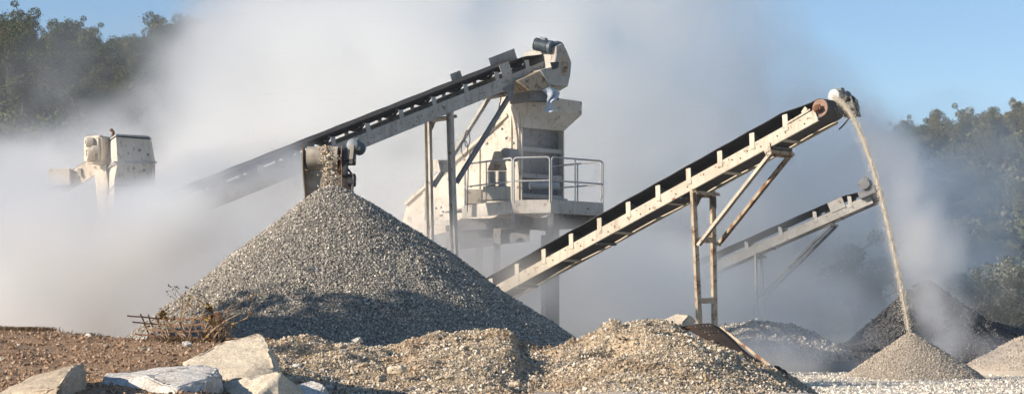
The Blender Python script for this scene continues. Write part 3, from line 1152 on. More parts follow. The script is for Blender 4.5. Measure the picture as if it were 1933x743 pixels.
    ring = [P(877 + 6 * math.cos(t), 280 + 15 * math.sin(t), 58.85) for t in np.linspace(0, 2 * math.pi, 16)]
    cb.tube(ring, 0.016, 6)
    cb.build('cable', M['grey_dark'], root)
    return C, d, s, n, half, root


CB, dB, sB, nB, halfB, convB = make_conveyor_B()


def make_conveyor_C():
    "short conveyor over the big pile, running straight away from the camera"
    tilt = R(20)
    dirb = Vector((0.05, 1, 0)).normalized()          # way back from the head
    d = Vector((-dirb.x * math.cos(tilt), -dirb.y * math.cos(tilt), math.sin(tilt)))
    s = Vector((dirb.y, -dirb.x, 0))
    half = 0.42
    O = P(610, 297, 45.3)
    root = thing('belt_conveyor', 'short conveyor dropping grey stone onto the tall cone, seen end on', 'conveyor', (O.x, O.y + 5, 0.0))
    n = d.cross(s)
    if n.z < 0: n = -n

    def C(t, u, v): return O - d * t + s * u + n * v
    L = 8.0
    # belt with worn tan face: curves round the head pulley, return strand slopes down and away
    pr = 0.26
    bw = 0.37
    path = [(t, pr) for t in np.linspace(L, 0.3, 10)]
    path += [(-math.cos(a) * pr, math.sin(a) * pr) for a in [math.pi / 2 - math.pi * k_ / 12 for k_ in range(13)]]
    path += [(t, -pr - 0.04 * min(1, t)) for t in np.linspace(0.3, L, 10)]
    rings = []
    for t, v in path:
        rings.append([C(t, u, v + 0.10 * (abs(u) / bw) ** 2 * (1 if v > 0 and t > 0.5 else 0)) for u in np.linspace(-bw, bw, 9)]
                     + [C(t + (0.015 if t < 0 else 0), u, v * 0.93) for u in np.linspace(bw, -bw, 9)])
    mb = MB(); mb.loft(rings); mb.build('belt', M['tanbelt'], root, smooth=True)
    for sg in (-1, 1):
        mb = MB()
        mb.channel(C(-0.05, sg * half, -0.18), C(L, sg * half, -0.18), s, 0.07, 0.34, 0.012, sg=-sg)
        mb.build('side_rail', M['cream_worn'] if sg < 0 else M['rust'], root)
    # curved apron hanging under the head between pile and pulley
    ap_ = []
    for k_ in range(9):
        q = k_ / 8
        t = 0.10 + 0.25 * q + 0.5 * q * q
        v = -0.28 - 0.85 * q
        ap_.append([C(t + (0.10 * (u / half) ** 2), u, v) for u in np.linspace(-half * 1.02, half * 1.05, 9)]
                   + [C(t + 0.02 + (0.10 * (u / half) ** 2), u, v) for u in np.linspace(half * 1.05, -half * 1.02, 9)])
    mb = MB(); mb.loft(ap_); mb.build('apron', M['tanbelt'], root, smooth=True)
    # slotted left cheek, right cheek
    for sg in (-1, 1):
        pts2 = [(-0.22, 0.20), (0.30, 0.26), (0.42, -0.3), (0.85, -1.25), (0.62, -1.28), (-0.02, -0.42), (-0.24, -0.1)]
        mb = MB()
        u = sg * (half + 0.03)
        mb.poly([C(t, u + (0.0 if v > -0.5 else -sg * 0.04), v) for t, v in pts2], s * (0.02 * sg))
        ck = mb.build('cheek_plate', M['cream_worn'], root)
        if sg < 0:
            b2 = MB()
            for t, v in ((0.10, -0.25), (0.22, -0.50), (0.36, -0.72), (0.5, -0.95)):
                b2.box(C(t, u - 0.012, v), (d * 0.45 + n).normalized(), s, (d - n * 0.45).normalized(), 0.13, 0.01, 0.05)
            b2.build('slot', M['sheet'], ck)
    mb = MB()
    mb.lathe(C(0, -bw, 0), s, [(0, 0.1), (0.001, pr * 0.92), (2 * bw, pr * 0.92), (2 * bw + .001, 0.1)], 20)
    mb.build('head_pulley', M['rustdark'], root, smooth=True)
    # idler roller seen under the head (blue)
    mb = MB()
    mb.tube([C(0.2, 0.05, 0.33), C(0.1, half + 0.1, 0.18)], 0.06, 12)
    mb.build('scraper', M['motor_blue'], root, smooth=True)
    # drive group on the right
    mb = MB()
    mb.box(C(0.0, half + 0.22, 0.02), d, s, n, 0.3, 0.26, 0.34)
    mb.box(C(0.0, half + 0.12, -0.25), d, s, n, 0.2, 0.12, 0.5)
    mb.box(C(0.1, half + 0.28, -0.55), d, s, n, 0.2, 0.18, 0.26)
    mb.tube([C(0.0, half + 0.18, -0.3), C(-0.02, half + 0.33, -0.5), C(0.1, half + 0.30, -0.9)], 0.03, 6)
    mb.build('gearbox', M['black'], root, bevel=0.02)
    motor(root, C(0.02, half + 0.36, 0.28), Vector((0.35, 0.9, -0.15)), 0.42, 0.15, M['motor_blue'], M['motor_blue'])
    mb = MB()
    mb.box(C(-0.16, half + 0.28, 0.0), Vector((1, 0, 0)), Vector((0, 1, 0)), Vector((0.1, 0, 1)), 0.09, 0.06, 0.44)
    mb.box(C(-0.16, half + 0.36, 0.16), Vector((1, 0, 0)), Vector((0, 1, 0)), Vector((0, 0, 1)), 0.24, 0.07, 0.08)
    mb.build('motor_bracket', M['cream'], root, bevel=0.008)
    for sg in (-1, 1):
        mb = MB(); mb.bar(C(5, sg * half, -0.3), Vector((C(5, sg * half, 0).x, C(5, 0, 0).y, 0)), s, 0.12, 0.12)
        mb.build('leg', M['cream_worn'], root)
    return C, s


CC, sC = make_conveyor_C()

# stone falling off the short conveyor
k = 420
q = rng.uniform(size=k)
fx = rng.normal(0, 0.085, k)
top, bot = P(612, 278, 44.75), P(620, 352, 44.1)
pts = np.stack([top.x + 0.06 + (bot.x - top.x) * q + fx * (0.8 + 0.4 * q), top.y + (bot.y - top.y) * q + rng.normal(0, 0.05, k), top.z + (bot.z - top.z) * q ** 1.2 + rng.normal(0, .02, k)], 1)
V, F, T = stones_arrays(pts, rng.uniform(0.018, 0.042, k))
o = link_mesh('falling_stones', raw_mesh('falling_stones', V, F, T), M['berm'])
tag(o, 'grey stones tumbling off the short conveyor onto the cone', 'falling gravel', kind='stuff')

# sand stream thrown off conveyor A
st0 = CA(-0.20, 0.0, 0.22)
land = P(1717, 632, 44.3)
hd = Vector((land.x - st0.x, land.y - st0.y, 0))
drop = st0.z - land.z


def stream(q):
    "q = fraction of horizontal travel; ballistic fall"
    k0 = 0.10
    return st0 + hd * q + Vector((0, 0, -drop * (k0 * q + (1 - k0) * q * q)))


mb = MB()
pts = [stream(q) for q in (np.linspace(0, 1, 70) ** 0.75)]
rings = []
for i, p in enumerate(pts):
    r = (0.033 - 0.012 * i / 70) * (1 + 0.50 * math.sin(i * 1.9) * (i / 70) + 0.38 * math.sin(i * 4.3 + 1) * (i / 70))
    wob = 0.018 * math.sin(i * 2.3) * (i / 70)
    rings.append([p + Vector((math.cos(a) * r * 0.85 + wob, math.sin(a) * r, math.sin(a) * 0.2 * r)) for a in np.linspace(0, 2 * math.pi, 11)[:-1]])
mb.loft(rings)
o = mb.build('sand_stream', M['sand'], None)
me = o.data
V0 = np.array([v.co[:] for v in me.vertices])
polys = np.array([[*p.vertices][:3] for p in me.polygons] + [[p.vertices[0], p.vertices[2], p.vertices[3]] for p in me.polygons if len(p.vertices) == 4])
bpy.data.objects.remove(o)
k = 16000
q = rng.uniform(size=k) ** 0.72
C0 = np.array([stream(v)[:] for v in q])
spread = (0.018 + 0.020 * q) * np.where(rng.uniform(size=k) < 0.2, 3.4, 1)
off = rng.normal(size=(k, 3)) * spread[:, None]
clump = 1 + 0.8 * np.sin(q * 60)
C0 = C0 + off * np.array([1, 1, 2])
V1, F1, T1 = stones_arrays(C0, rng.uniform(0.004, 0.012, k))
V, F, T = join_arrays([(V0, polys, np.full(len(polys), 0.3)), (V1, F1, T1)])
o = link_mesh('sand_stream', raw_mesh('sand_stream', V, F, T), M['streamsand'])
tag(o, 'thin arc of sand pouring from the high conveyor end down to the small cone', 'falling sand', kind='stuff')


def make_conveyor_F():
    yaw = R(24)
    a0, a1 = P(1648, 366, 74.0), None
    d2 = Vector((math.cos(yaw), -math.sin(yaw), 0))
    # slope from a second point of the rail in the photo: column 1240, row 545
    t = 0.0
    for t in np.linspace(1, 20, 2000):
        q = a0 - d2 * t
        if q.x / q.y * FP + 966.5 < 1240:
            break
    z2 = ZC + (HOR - 545) / FP * q.y
    tilt = math.atan((a0.z - z2) / t)
    d = Vector((d2.x * math.cos(tilt), d2.y * math.cos(tilt), math.sin(tilt)))
    s = Vector((math.sin(yaw), math.cos(yaw), 0))
    half = 0.42
    O = a0 + s * half
    root = thing('belt_conveyor', 'hazy blue grey belt conveyor low in the dust behind the sunlit one', 'conveyor', (O.x - d.x * 4, O.y - d.y * 4, 0.0))
    mats = dict(rail=M['grey'], bolt=M['grey_dark'], belt=M['rubber'], pulley=M['grey_dark'], hub=M['grey_dark'], tab=M['grey'], roller=M['grey_dark'])
    C, n = conveyor(root, O, d, s, 14.0, half, 0.36, mats, idler_gap=1.5, trough=0.18)
    rv = -0.14

    def at_px(px, u):
        lo, hi = 0, 14
        for _ in range(40):
            m_ = (lo + hi) / 2
            q = C(m_, u, rv)
            if q.x / q.y * FP + 966.5 > px: lo = m_
            else: hi = m_
        return lo
    t1, t2 = at_px(1425, -half), at_px(1562, -half)
    tops = {}
    for sg, px1 in ((-1, 1430), (1, 1446)):
        top = C(t1, sg * (half - 0.03), rv - 0.16)
        foot = Vector(((px1 - 966.5) / FP * top.y, top.y, 0.05))
        leg(root, foot, top, d * -1, M['grey'], 0.19, 0.08)
        tops[sg] = (foot, top)
    for t_ in (t1, t2):
        mb = MB(); mb.channel(C(t_, -half - 0.06, rv - 0.26), C(t_, half + 0.06, rv - 0.26), n, 0.10, 0.18, 0.012, sg=-1)
        mb.build('head_beam', M['grey'], root)
    for sg in (-1, 1):
        f, t = tops[sg]
        z = ZC + (HOR - 560) / FP * f.y
        k_ = (z - f.z) / (t.z - f.z)
        lo = f.lerp(t, k_)
        hi = C(t2, sg * (half - 0.04), rv - 0.28)
        mb = MB(); mb.channel(lo, hi, n, 0.09, 0.15, 0.012, sg=-1)
        mb.build('strut', M['grey_dark'], root)
    mb = MB()
    pts = [tops[sg][0].lerp(tops[sg][1], 0.36) for sg in (-1, 1)]
    mb.bar(pts[0], pts[1], Vector((0, 0, 1)), 0.3, 0.03); mb.build('leg_brace', M['grey'], root)
    for px, w_, h in ((1585, 0.62, 0.42), (1562, 0.4, 0.5)):
        mb = MB(); mb.box(C(at_px(px, -half), -half - 0.02 if px > 1570 else half, 0.18), d, s, n, w_, 0.03, h)
        mb.build('skirt_plate', M['grey'], root)
    motor(root, C(0.1, -half - 0.1, 0.45), s, 0.5, 0.22, M['grey_dark'], M['grey_dark'])
    mb = MB(); mb.box(C(0.15, -half - 0.1, 0.12), d, s, n, 0.7, 0.3, 0.3)
    mb.build('gearbox', M['grey_dark'], root, bevel=0.02)


make_conveyor_F()


# ------------------------------------------------------------------ transfer hood on conveyor B
def make_hood():
    O = CB(0, 0, 0)
    root = thing('transfer_hood', 'steel discharge hood with a lifting ring over the head of the long conveyor', 'chute', (O.x + 0.3, O.y, 8.2))
    ex = Vector((dB.x, dB.y, 0)).normalized()
    s = sB
    Y = 59.3

    def H(px, py, u):
        "outline point on the camera side plane of the hood, u metres towards the back"
        p = P(px, py, Y + (px - 1046) / 1000 * 9)
        return p + s * u
    W = 2 * halfB + 0.45
    out = [(1050, 88), (1062, 82), (1070, 95), (1079, 118), (1077, 142), (1072, 164), (1036, 160), (1020, 132), (1046, 126), (1050, 104)]
    mb = MB()
    mb.poly([H(a, b_, 0) for a, b_ in out], s * W)
    mb.build('hood_body', M['grey'], root, bevel=0.015)
    # dark inner strip on the right-hand edge and plates
    mb = MB()
    mb.poly([H(1064, 96, -0.02), H(1072, 120, -0.02), H(1069, 144, -0.02), H(1061, 142, -0.02), H(1058, 112, -0.02)], s * 0.015)
    mb.build('inspection_plate', M['cream_worn'], root)
    mb = MB()
    mb.poly([H(1038, 118, -0.03), H(1054, 117, -0.03), H(1053, 128, -0.03), H(1042, 132, -0.03)], s * 0.02)
    mb.build('opening', M['black'], root)
    # lower skirt tapering down-left
    mb = MB()
    lo = [(980, 152), (1022, 133), (1074, 142), (1073, 163), (1058, 172), (1002, 170)]
    mb.poly([H(a, b_, 0.05) for a, b_ in lo], s * (W - 0.1))
    mb.build('lower_skirt', M['cream_worn'], root, bevel=0.01)
    mb = MB()
    mb.poly([H(a, b_, 0.18) for a, b_ in [(1016, 170), (1060, 165), (1062, 188), (1016, 188)]], s * (W - 0.4))
    mb.build('spout', M['grey_dark'], root)
    mb = MB()
    c = H(1050, 80, W * 0.4)
    ring = [c + Vector((math.cos(t) * 0.05, 0, math.sin(t) * 0.14)) for t in np.linspace(0, 2 * math.pi, 17)]
    mb.tube(ring, 0.018, 6)
    mb.build('lifting_ring', M['grey_dark'], root)
    # torn plastic sheet hanging under the skirt
    bm = bmesh.new()
    gx, gy = 14, 18
    vs = []
    outl = lambda q: (1018 + 8 * math.sin(q * 5) + 16 * q, 1046 + 6 * math.sin(q * 7) + 4 * q) if True else (1020 + 2 * math.sin(q * 9) + 24 * q * q, 1046 + 10 * math.sin(q * 6) - 2 * q) if q < 0.8 else (1020 + 24 * q * q, 1052 - 4 * (q - .8) * 5)
    for j in range(gy):
        q = j / (gy - 1)
        a, b_ = outl(q)
        for i in range(gx):
            r = i / (gx - 1)
            p = H(a + (b_ - a) * r, 166 + 44 * q + 3 * math.sin(r * 7), -0.06 + 0.05 * math.sin(r * 9 + q * 7) + 0.04 * math.sin(q * 15 + r * 3))
            vs.append(bm.verts.new(p))
    for j in range(gy - 1):
        for i in range(gx - 1):
            bm.faces.new((vs[j * gx + i], vs[j * gx + i + 1], vs[(j + 1) * gx + i + 1], vs[(j + 1) * gx + i]))
    me = bpy.data.meshes.new('plastic_sheet')
    bm.to_mesh(me); bm.free()
    c0 = P(1032, 170, Y)
    me.transform(Matrix.Translation(-c0))
    o = link_mesh('plastic_sheet', me, M['sheet'])
    o.location = c0
    tag(o, 'torn pale blue plastic sheet hanging under the discharge hood', 'plastic sheet')


make_hood()


# ------------------------------------------------------------------ screening machine, platform and railing
def make_screen():
    b_ = R(40)
    e = Vector((math.cos(b_), math.sin(b_), 0))          # along the end face, to the right and away
    a = Vector((-math.sin(b_), math.cos(b_), 0))         # along the long side, to the left and away
    K = P(985, 380, 60.0); K.z = 0
    Z = lambda py, Y=60.0: ZC + (HOR - py) / FP * Y

    def S(i, j, z): return K + e * i + a * j + Vector((0, 0, z))
    root = thing('screening_machine', 'big cream vibrating screen with an open grey end, standing on the railed platform', 'quarry machine', (K.x, K.y, 5.1))
    wE = 1.78
    # side plates: sloping down to the far left
    z0, z1 = 5.25, Z(205)
    side = [(0.0, z0), (0.0, z1), (0.45, z1 + 0.05), (0.6, Z(212)), (6.0, 5.6), (6.3, 4.9), (5.6, 4.3), (1.4, 4.9)]
    for i, nm in ((0, 'side_plate'), (wE - 0.05, 'side_plate')):
        mb = MB(); mb.poly([S(i, j, z) for j, z in side], e * 0.05)
        sp = mb.build(nm, M['housing'], root)
        if i == 0:
            # stiffening ribs and bolts
            for j in (0.12, 0.50, 2.1, 3.6, 5.0):
                zt = z1 if j < 0.55 else Z(212) + (5.6 - Z(212)) * (j - 0.6) / 5.4
                rb = MB()
                rb.bar(S(-0.03, j, 5.0), S(-0.03, j, zt - 0.1), a, 0.10, 0.06)
                rb.build('rib', M['housing'], sp)
            rb = MB(); rb.bar(S(-0.06, 0.6, Z(212) - 0.03), S(-0.06, 6.0, 5.57), a, 0.10, 0.12)
            rb.build('top_flange', M['cream'], sp)
            bo = MB()
            for _ in range(22):
                j = random.uniform(0.2, 5.2)
                zt = Z(212) + (5.6 - Z(212)) * (j - 0.6) / 5.4
                z = random.uniform(5.1, zt - 0.2)
                bo.lathe(S(0, j, z), e * -1, [(0, 0.045), (0.03, 0.04), (0.05, 0.025)], 8)
            bo.build('bolt_heads', M['grey_dark'], sp)
    # the back and deck surfaces
    mb = MB()
    mb.poly([S(0.05, j, z) for j, z in [(0.6, Z(212) - .05), (6.0, 5.55), (6.0, 5.45), (0.6, Z(212) - .15)]], e * (wE - 0.1))
    mb.build('top_cover', M['housing'], root)
    for zz, nm in ((Z(228), 'deck_beam'), (Z(280), 'deck_beam'), (Z(330), 'deck_beam'), (Z(368), 'deck_beam')):
        mb = MB(); mb.box(S(wE / 2, 0.10, zz), e, a, Vector((0, 0, 1)), wE - 0.1, 0.12, 0.13)
        mb.build(nm, M['grey'], root)
    for (zt, zb, ofs) in ((Z(206), Z(226), 0.03), (Z(230), Z(278), 0.20), (Z(283), Z(328), 0.14), (Z(332), Z(392), 0.24)):
        mb = MB()
        nrow = 5 if ofs > 0.1 else 1
        for r_ in range(nrow):
            za, zb_ = zt + (zb - zt) * r_ / nrow, zt + (zb - zt) * (r_ + 1) / nrow
            mb.poly([S(0.06, ofs + 0.02 * (r_ % 2), za), S(wE - 0.06, ofs + 0.02 * (r_ % 2), za), S(wE - 0.06, ofs + 0.06, zb_), S(0.06, ofs + 0.06, zb_)], a * 0.03)
        mb.build('end_panel', M['grey'] if ofs < 0.1 else M['grey_dark'], root)
    # feed box: flared lip on top
    mb = MB()
    zl, zh = Z(213), Z(182)
    lo = [S(0.0, 0.0, zl - .45), S(wE, 0.0, zl - .45), S(wE, 0.9, zl - .45), S(0.0, 0.9, zl - .45)]
    mid = [S(-0.05, -0.35, zl + .12), S(wE + 0.55, -0.25, zl + .1), S(wE + 0.55, 1.2, zl + .1), S(-0.1, 1.0, zl + .12)]
    hi = [S(-0.05, -0.35, zh + .05), S(wE + 0.55, -0.25, zh), S(wE + 0.55, 1.2, zh), S(-0.1, 1.0, zh + .05)]
    mb.loft([lo, mid, hi])
    mb.build('feed_box', M['housing'], root, bevel=0.012)
    # springs with spring seats and the vibrator drive
    for i_, px in enumerate((928, 948)):
        c = P(px, 352, 58.9)
        mb = MB()
        pr_ = []
        for k_ in range(8):
            z = 0.06 * k_
            pr_ += [(z, 0.10), (z + 0.012, 0.15), (z + 0.035, 0.15), (z + 0.047, 0.10)]
        mb.lathe(c, Vector((0, 0, 1)), pr_, 18)
        mb.build('spring', M['galv'], root, smooth=True)
    mb = MB()
    c = P(938, 352, 58.9)
    mb.abox(c + Vector((0, 0, -0.22)), 0.85, 0.5, 0.42)
    mb.build('spring_seat', M['housing'], root, bevel=0.01)
    mb = MB()
    c = P(940, 306, 59.0)
    mb.poly([c + Vector((-.33, -.1, -.25)), c + Vector((.28, -.1, -.25)), c + Vector((.2, -.1, .1)), c + Vector((.1, -.1, .33)), c + Vector((-.12, -.1, .33)), c + Vector((-.2, -.1, .05))], Vector((0, .35, 0)))
    mb.build('spring_bracket', M['cream_worn'], root, bevel=0.02)
    mb = MB(); mb.lathe(P(961, 292, 59.2), Vector((0.6, 0.7, 0)), [(-.2, .2), (.3, .2)], 18)
    mb.build('vibrator_shaft', M['grey_dark'], root, smooth=True)
    mb = MB(); mb.lathe(P(1000, 350, 58.6), Vector((1, 0.35, 0)), [(0, 0.10), (0.01, 0.13), (0.95, 0.13), (0.96, 0.10)], 16)
    mb.build('cross_tube', M['galv'], root, smooth=True)
    mb = MB(); mb.abox(P(1062, 383, 59.2), 0.3, 0.3, 0.25)
    mb.build('junction_box', M['galv'], root, bevel=0.01)
    mb = MB(); mb.abox(P(897, 372, 60.0), 0.7, 0.6, 0.45)
    mb.build('junction_box', M['housing'], root, bevel=0.01)

    # platform
    pr = thing('work_platform', 'steel work platform with galvanised handrails around the big screen', 'platform', (K.x, K.y, 0))
    zt = Z(381, 57.5)
    zbm = zt - 0.42
    c1, c2, c3, c4 = P(872, 0, 59.6), P(968, 0, 57.3), P(1040, 0, 57.0), P(1139, 0, 58.4)
    c5 = c4 + a * 2.6
    c6 = c1 + a * 1.5 + e * .5
    ring2 = [c1, c2, c3, c4, c5, c6]
    for c in ring2: c.z = 0
    mb = MB()
    mb.poly([c + Vector((0, 0, zt - 0.10)) for c in ring2], Vector((0, 0, 0.06)))
    mb.build('deck', M['grey_dark'], pr)
    edge = ring2[:5]
    for k_ in range(4):
        p, q = edge[k_], edge[k_ + 1]
        mb = MB()
        mb.bar(p + Vector((0, 0, zt - 0.16)), q + Vector((0, 0, zt - 0.16)), Vector((0, 0, 1)), 0.40, 0.02)
        mb.build('toe_board', M['grey'], pr)
    mb = MB()
    for p, q in ((c1, c4), (c2, c5), (c1 + a * .8, c4 + a * .8), (c3, c5)):
        mb.bar(p + Vector((0, 0, zt - 0.55)), q + Vector((0, 0, zt - 0.55)), Vector((0, 0, 1)), 0.34, 0.14)
    mb.build('deck_beams', M['grey_dark'], pr)
    for px, Y, w_ in ((938, 58.8, 0.22), (1043, 59.3, 0.42), (905, 61.5, 0.22), (1030, 62.5, 0.3)):
        q = P(px, 0, Y); q.z = 0
        mb = MB(); mb.channel(q + Vector((0, 0, 0.02)), q + Vector((0, 0, zt - 0.72)), Vector((0, 1, 0)), w_ * 0.6, w_, 0.02)
        mb.build('column', M['grey'] if w_ < .3 else M['grey_dark'], pr)
    rh, rm = 1.36, 0.66
    zr = zt - 0.05

    def rail_panel(p, q, corner=False):
        r = 0.028
        p, q = p + Vector((0, 0, zr)), q + Vector((0, 0, zr))
        dd = (q - p).normalized()
        ins = dd * 0.10
        up = Vector((0, 0, 1))
        rr = 0.10
        pts = [p + ins * .3, p + ins * .3 + up * (rh - rr)]
        for k_ in range(5):
            t = math.pi / 2 * k_ / 4
            pts.append(p + ins * .3 + dd * (rr * (1 - math.cos(t))) + up * (rh - rr + rr * math.sin(t)))
        for k_ in range(5):
            t = math.pi / 2 * k_ / 4
            pts.append(q - ins * .3 - dd * (rr * (1 - math.sin(t))) + up * (rh - rr + rr * math.cos(t)))
        pts += [q - ins * .3]
        mb = MB(); mb.tube(pts, r, 8)
        h = mb.build('handrail', M['galv'], pr, smooth=True)
        mb = MB(); mb.tube([p + ins * .3 + up * rm, q - ins * .3 + up * rm], r * 0.85, 8)
        mb.build('mid_rail', M['galv'], h, smooth=True)
        L_ = (q - p).length
        if L_ > 1.3:
            m_ = (p + q) / 2 - dd * .1
            mb = MB(); mb.bar(m_, m_ + up * rh, dd, 0.05, 0.012); mb.build('post', M['galv'], h)
    rail_panel(c1 + (c2 - c1) * .05, c2)
    rail_panel(c2, c3)
    rail_panel(c3, c4)
    rail_panel(c4 + a * 0.12 + e * .05, c4 + a * 2.4 - e * .1)
    # guard plate between platform and ground, left
    mb = MB(); mb.poly([P(868, 470, 60.2), P(868, 412, 60.2), P(1000, 412, 59.0), P(1000, 455, 59.0)], Vector((0, .05, 0)))
    mb.build('under_chute', M['grey_dark'], pr)


make_screen()


# ------------------------------------------------------------------ crusher at far left
def make_crusher():
    Y = 66.0
    root = thing('crusher_tower', 'pale chamfered crusher housing with a round side drive, half buried in dust at left', 'quarry machine', (P(220, 0, Y).x, Y, 0))
    s_ = 1.0
    # corner columns: left lit face, front grey face, right chamfer
    def ring(py, fl=0.0, top=False):
        L0, L1, L2, L3, L4 = (196, 67.3), (222, 65.6), (281, 66.0), (291, 66.9), (265, 69.2)
        pts = [L0, L1, L2, L3, L4, (210, 69.3)]
        return [P(px, py, yy) for px, yy in pts]
    rings = [[P(200, 470, 67.3), P(217, 470, 65.0), P(288, 470, 66.4), P(293, 470, 67.6), P(272, 470, 69.2), P(212, 470, 69.3)],
             [P(199, 392, 67.3), P(216, 340, 65.0), P(287, 340, 66.4), P(293, 340, 67.6), P(272, 340, 69.2), P(212, 340, 69.3)],
             [P(201, 320, 67.3), P(222, 306, 65.0), P(287, 310, 66.4), P(293, 306, 67.6), P(270, 306, 69.2), P(210, 306, 69.3)],
             [P(201, 272, 67.3), P(219, 258, 65.0), P(281, 263, 66.4), P(286, 266, 67.6), P(268, 260, 69.2), P(210, 262, 69.3)]]
    mb = MB(); mb.loft(rings)
    mb.build('housing', M['housing'], root, bevel=0.02)
    mb = MB()
    lid = [P(219, 257, 64.95), P(281, 261, 66.35), P(286, 265, 67.6), P(268, 259, 69.2), P(210, 261, 69.3), P(201, 270, 67.3)]
    mb.poly([p + Vector((0, 0, 0.02)) for p in lid], Vector((0, 0, 0.06)))
    mb.build('lid', M['galv'], root)
    mb = MB()
    for py in (306, 350):
        r = [P(200, py + 14, 67.25), P(216, py, 64.93), P(288, py, 66.33), P(295, py, 67.6)]
        mb.tube(r, 0.035, 6)
    mb.build('seam', M['galv'], root)
    mb = MB()
    for px, py in ((240, 290), (262, 284), (250, 318), (270, 322), (278, 292)):
        mb.lathe(P(px, py, 65.75 + (px - 255) * .02 + .1), Vector((0.6, -1, 0)), [(0, .05), (.12, .045)], 8)
    mb.build('bolt_heads', M['grey_dark'], root)
    # side drive drum
    mb = MB()
    rings = []
    a_, c_ = Vector((1, .5, 0)).normalized(), P(182, 284, 66.6)
    n_ = Vector((-1, -.45, 0)).normalized()
    mb.box(c_ + Vector((0.1, 0, 0)), Vector((.9, -.42, 0)).normalized(), Vector((.42, .9, 0)).normalized(), Vector((0, 0, 1)), 0.75, 0.9, 0.95)
    mb.build('drive_guard', M['housing'], root, bevel=0.08)
    for px, py, r in ((164, 268, 0.17), (166, 290, 0.24), (175, 282, 0.16)):
        mb = MB()
        mb.lathe(P(px, py, 66.1), n_, [(-.2, r), (0.0, r), (0.05, r * .9), (0.05, r * .6), (0.0, r * .55), (0.0, r * .3), (0.08, r * .25)], 18)
        mb.build('wheel', M['housing'], root, smooth=True)
    mb = MB(); mb.lathe(P(178, 262, 66.6), Vector((1, 0, 0)), [(-.3, .12), (.25, .14)], 12)
    mb.build('air_filter', M['galv'], root)
    # lifting lug on the lid
    mb = MB(); mb.tube([P(212, 262, 66.8), P(214, 250, 66.8), P(209, 244, 66.8)], 0.06, 8)
    mb.build('lifting_lug', M['rust'], root)
    # support body below and small return ramp at left
    mb = MB()
    mb.poly([P(178, 322, 66.8), P(200, 310, 66.6), P(206, 360, 66.6), P(200, 420, 66.6), P(185, 400, 66.8)], Vector((0, 1.6, 0)))
    mb.build('drive_bracket', M['housing'], root, bevel=0.02)
    mb = MB()
    mb.poly([P(160, 440, 66.9), P(200, 400, 66.9), P(290, 400, 66.9), P(300, 440, 66.9), P(300, 700, 66.9), P(160, 700, 66.9)], Vector((0, 2.4, 0)))
    mb.build('base', M['housing'], root)
    # feeder conveyor running down to the left
    r2 = thing('feeder_conveyor', 'short pale feeder ramp running down left from the crusher into dust', 'conveyor', (P(130, 0, 67).x, 67.5, 0))
    for dy in (0, 1.0):
        mb = MB(); mb.channel(P(60, 385, 68.0 + dy), P(200, 300, 66.9 + dy), Vector((0, 1, 0)), 0.1, 0.55, 0.03)
        mb.build('side_rail', M['housing'], r2)
    mb = MB(); mb.bar(P(60, 376, 68.6), P(190, 297, 67.5), Vector((0, 1, 0)), 0.95, 0.1)
    mb.build('belt', M['rubber_dusty'], r2)
    for px, py in ((122, 338), (150, 325), (98, 352)):
        mb = MB(); mb.abox(P(px, py, 67.2), 0.12, 0.05, 0.28); mb.build('idler_bracket', M['grey'], r2)
    mb = MB(); mb.abox(P(117, 336, 67.6), 0.8, 0.9, 0.6); mb.build('feed_hopper', M['housing'], r2, bevel=0.03)
    for px in (90, 120):
        q = P(px, 365, 67.8)
        mb = MB(); mb.bar(q, Vector((q.x, q.y, 0)), Vector((0, 1, 0)), .15, .15); mb.build('leg', M['housing'], r2)


make_crusher()


# ------------------------------------------------------------------ scrap screen trough on the berm
def make_trough():
    root = thing('screen_panel', 'rusty bent sheet of perforated steel lying down the right slope of the mound', 'scrap metal', P(1400, 690, 22.2))
    A, B = P(1350, 634, 22.4), P(1500, 736, 21.4)
    d = (B - A).normalized()
    s = Vector((0, 1, 0)); s = (s - d * s.dot(d)).normalized()
    n = s.cross(d)
    if n.z < 0: n = -n
    L = (B - A).length
    # sheet folded into a shallow V whose near flank faces the camera
    prof = [(-0.36, -0.16), (-0.26, -0.04), (-0.14, 0.06), (0.0, 0.10), (0.05, 0.085)]
    rows = 44
    bm = bmesh.new()
    g = []
    for i in range(rows):
        t = i / (rows - 1)
        row = []
        taper = 1 - 0.62 * t
        for j in range(26):
            r = j / 25
            u = np.interp(r, [0, .3, .6, .9, 1], [p[0] for p in prof]) * taper
            v = np.interp(r, [0, .3, .6, .9, 1], [p[1] for p in prof]) * taper
            # the upper end is cut at a slant
            tt = t * L + (0.30 * (1 - r)) * (1 - t) * -0.6
            v += 0.02 * math.sin(t * 7 + r * 2)
            row.append(bm.verts.new(A + d * tt + s * u + n * v))
        g.append(row)
    for i in range(rows - 1):
        for j in range(25):
            if i < 9 and 3 < j < 22 and (i % 2 == 1) and (j % 2 == 1):
                continue
            bm.faces.new((g[i][j], g[i + 1][j], g[i + 1][j + 1], g[i][j + 1]))
    r0 = wloc(root)
    bmesh.ops.translate(bm, verts=bm.verts, vec=-r0)
    bmesh.ops.solidify(bm, geom=bm.faces, thickness=0.008)
    me = bpy.data.meshes.new('perforated_sheet'); bm.to_mesh(me); bm.free()
    link_mesh('perforated_sheet', me, M['rustdark'], root)
    mb = MB()
    mb.bar(A + n * 0.115 - d * 0.02 + s * .02, B + n * 0.05 + s * .02, s, 0.07, 0.035)
    mb.build('edge_strip', M['cream_worn'], root)
    mb = MB()
    mb.bar(A - s * 0.36 - n * 0.15 - d * .12, A + n * 0.10 - d * .01, d, 0.04, 0.03)
    mb.build('end_strip', M['rust'], root)


make_trough()
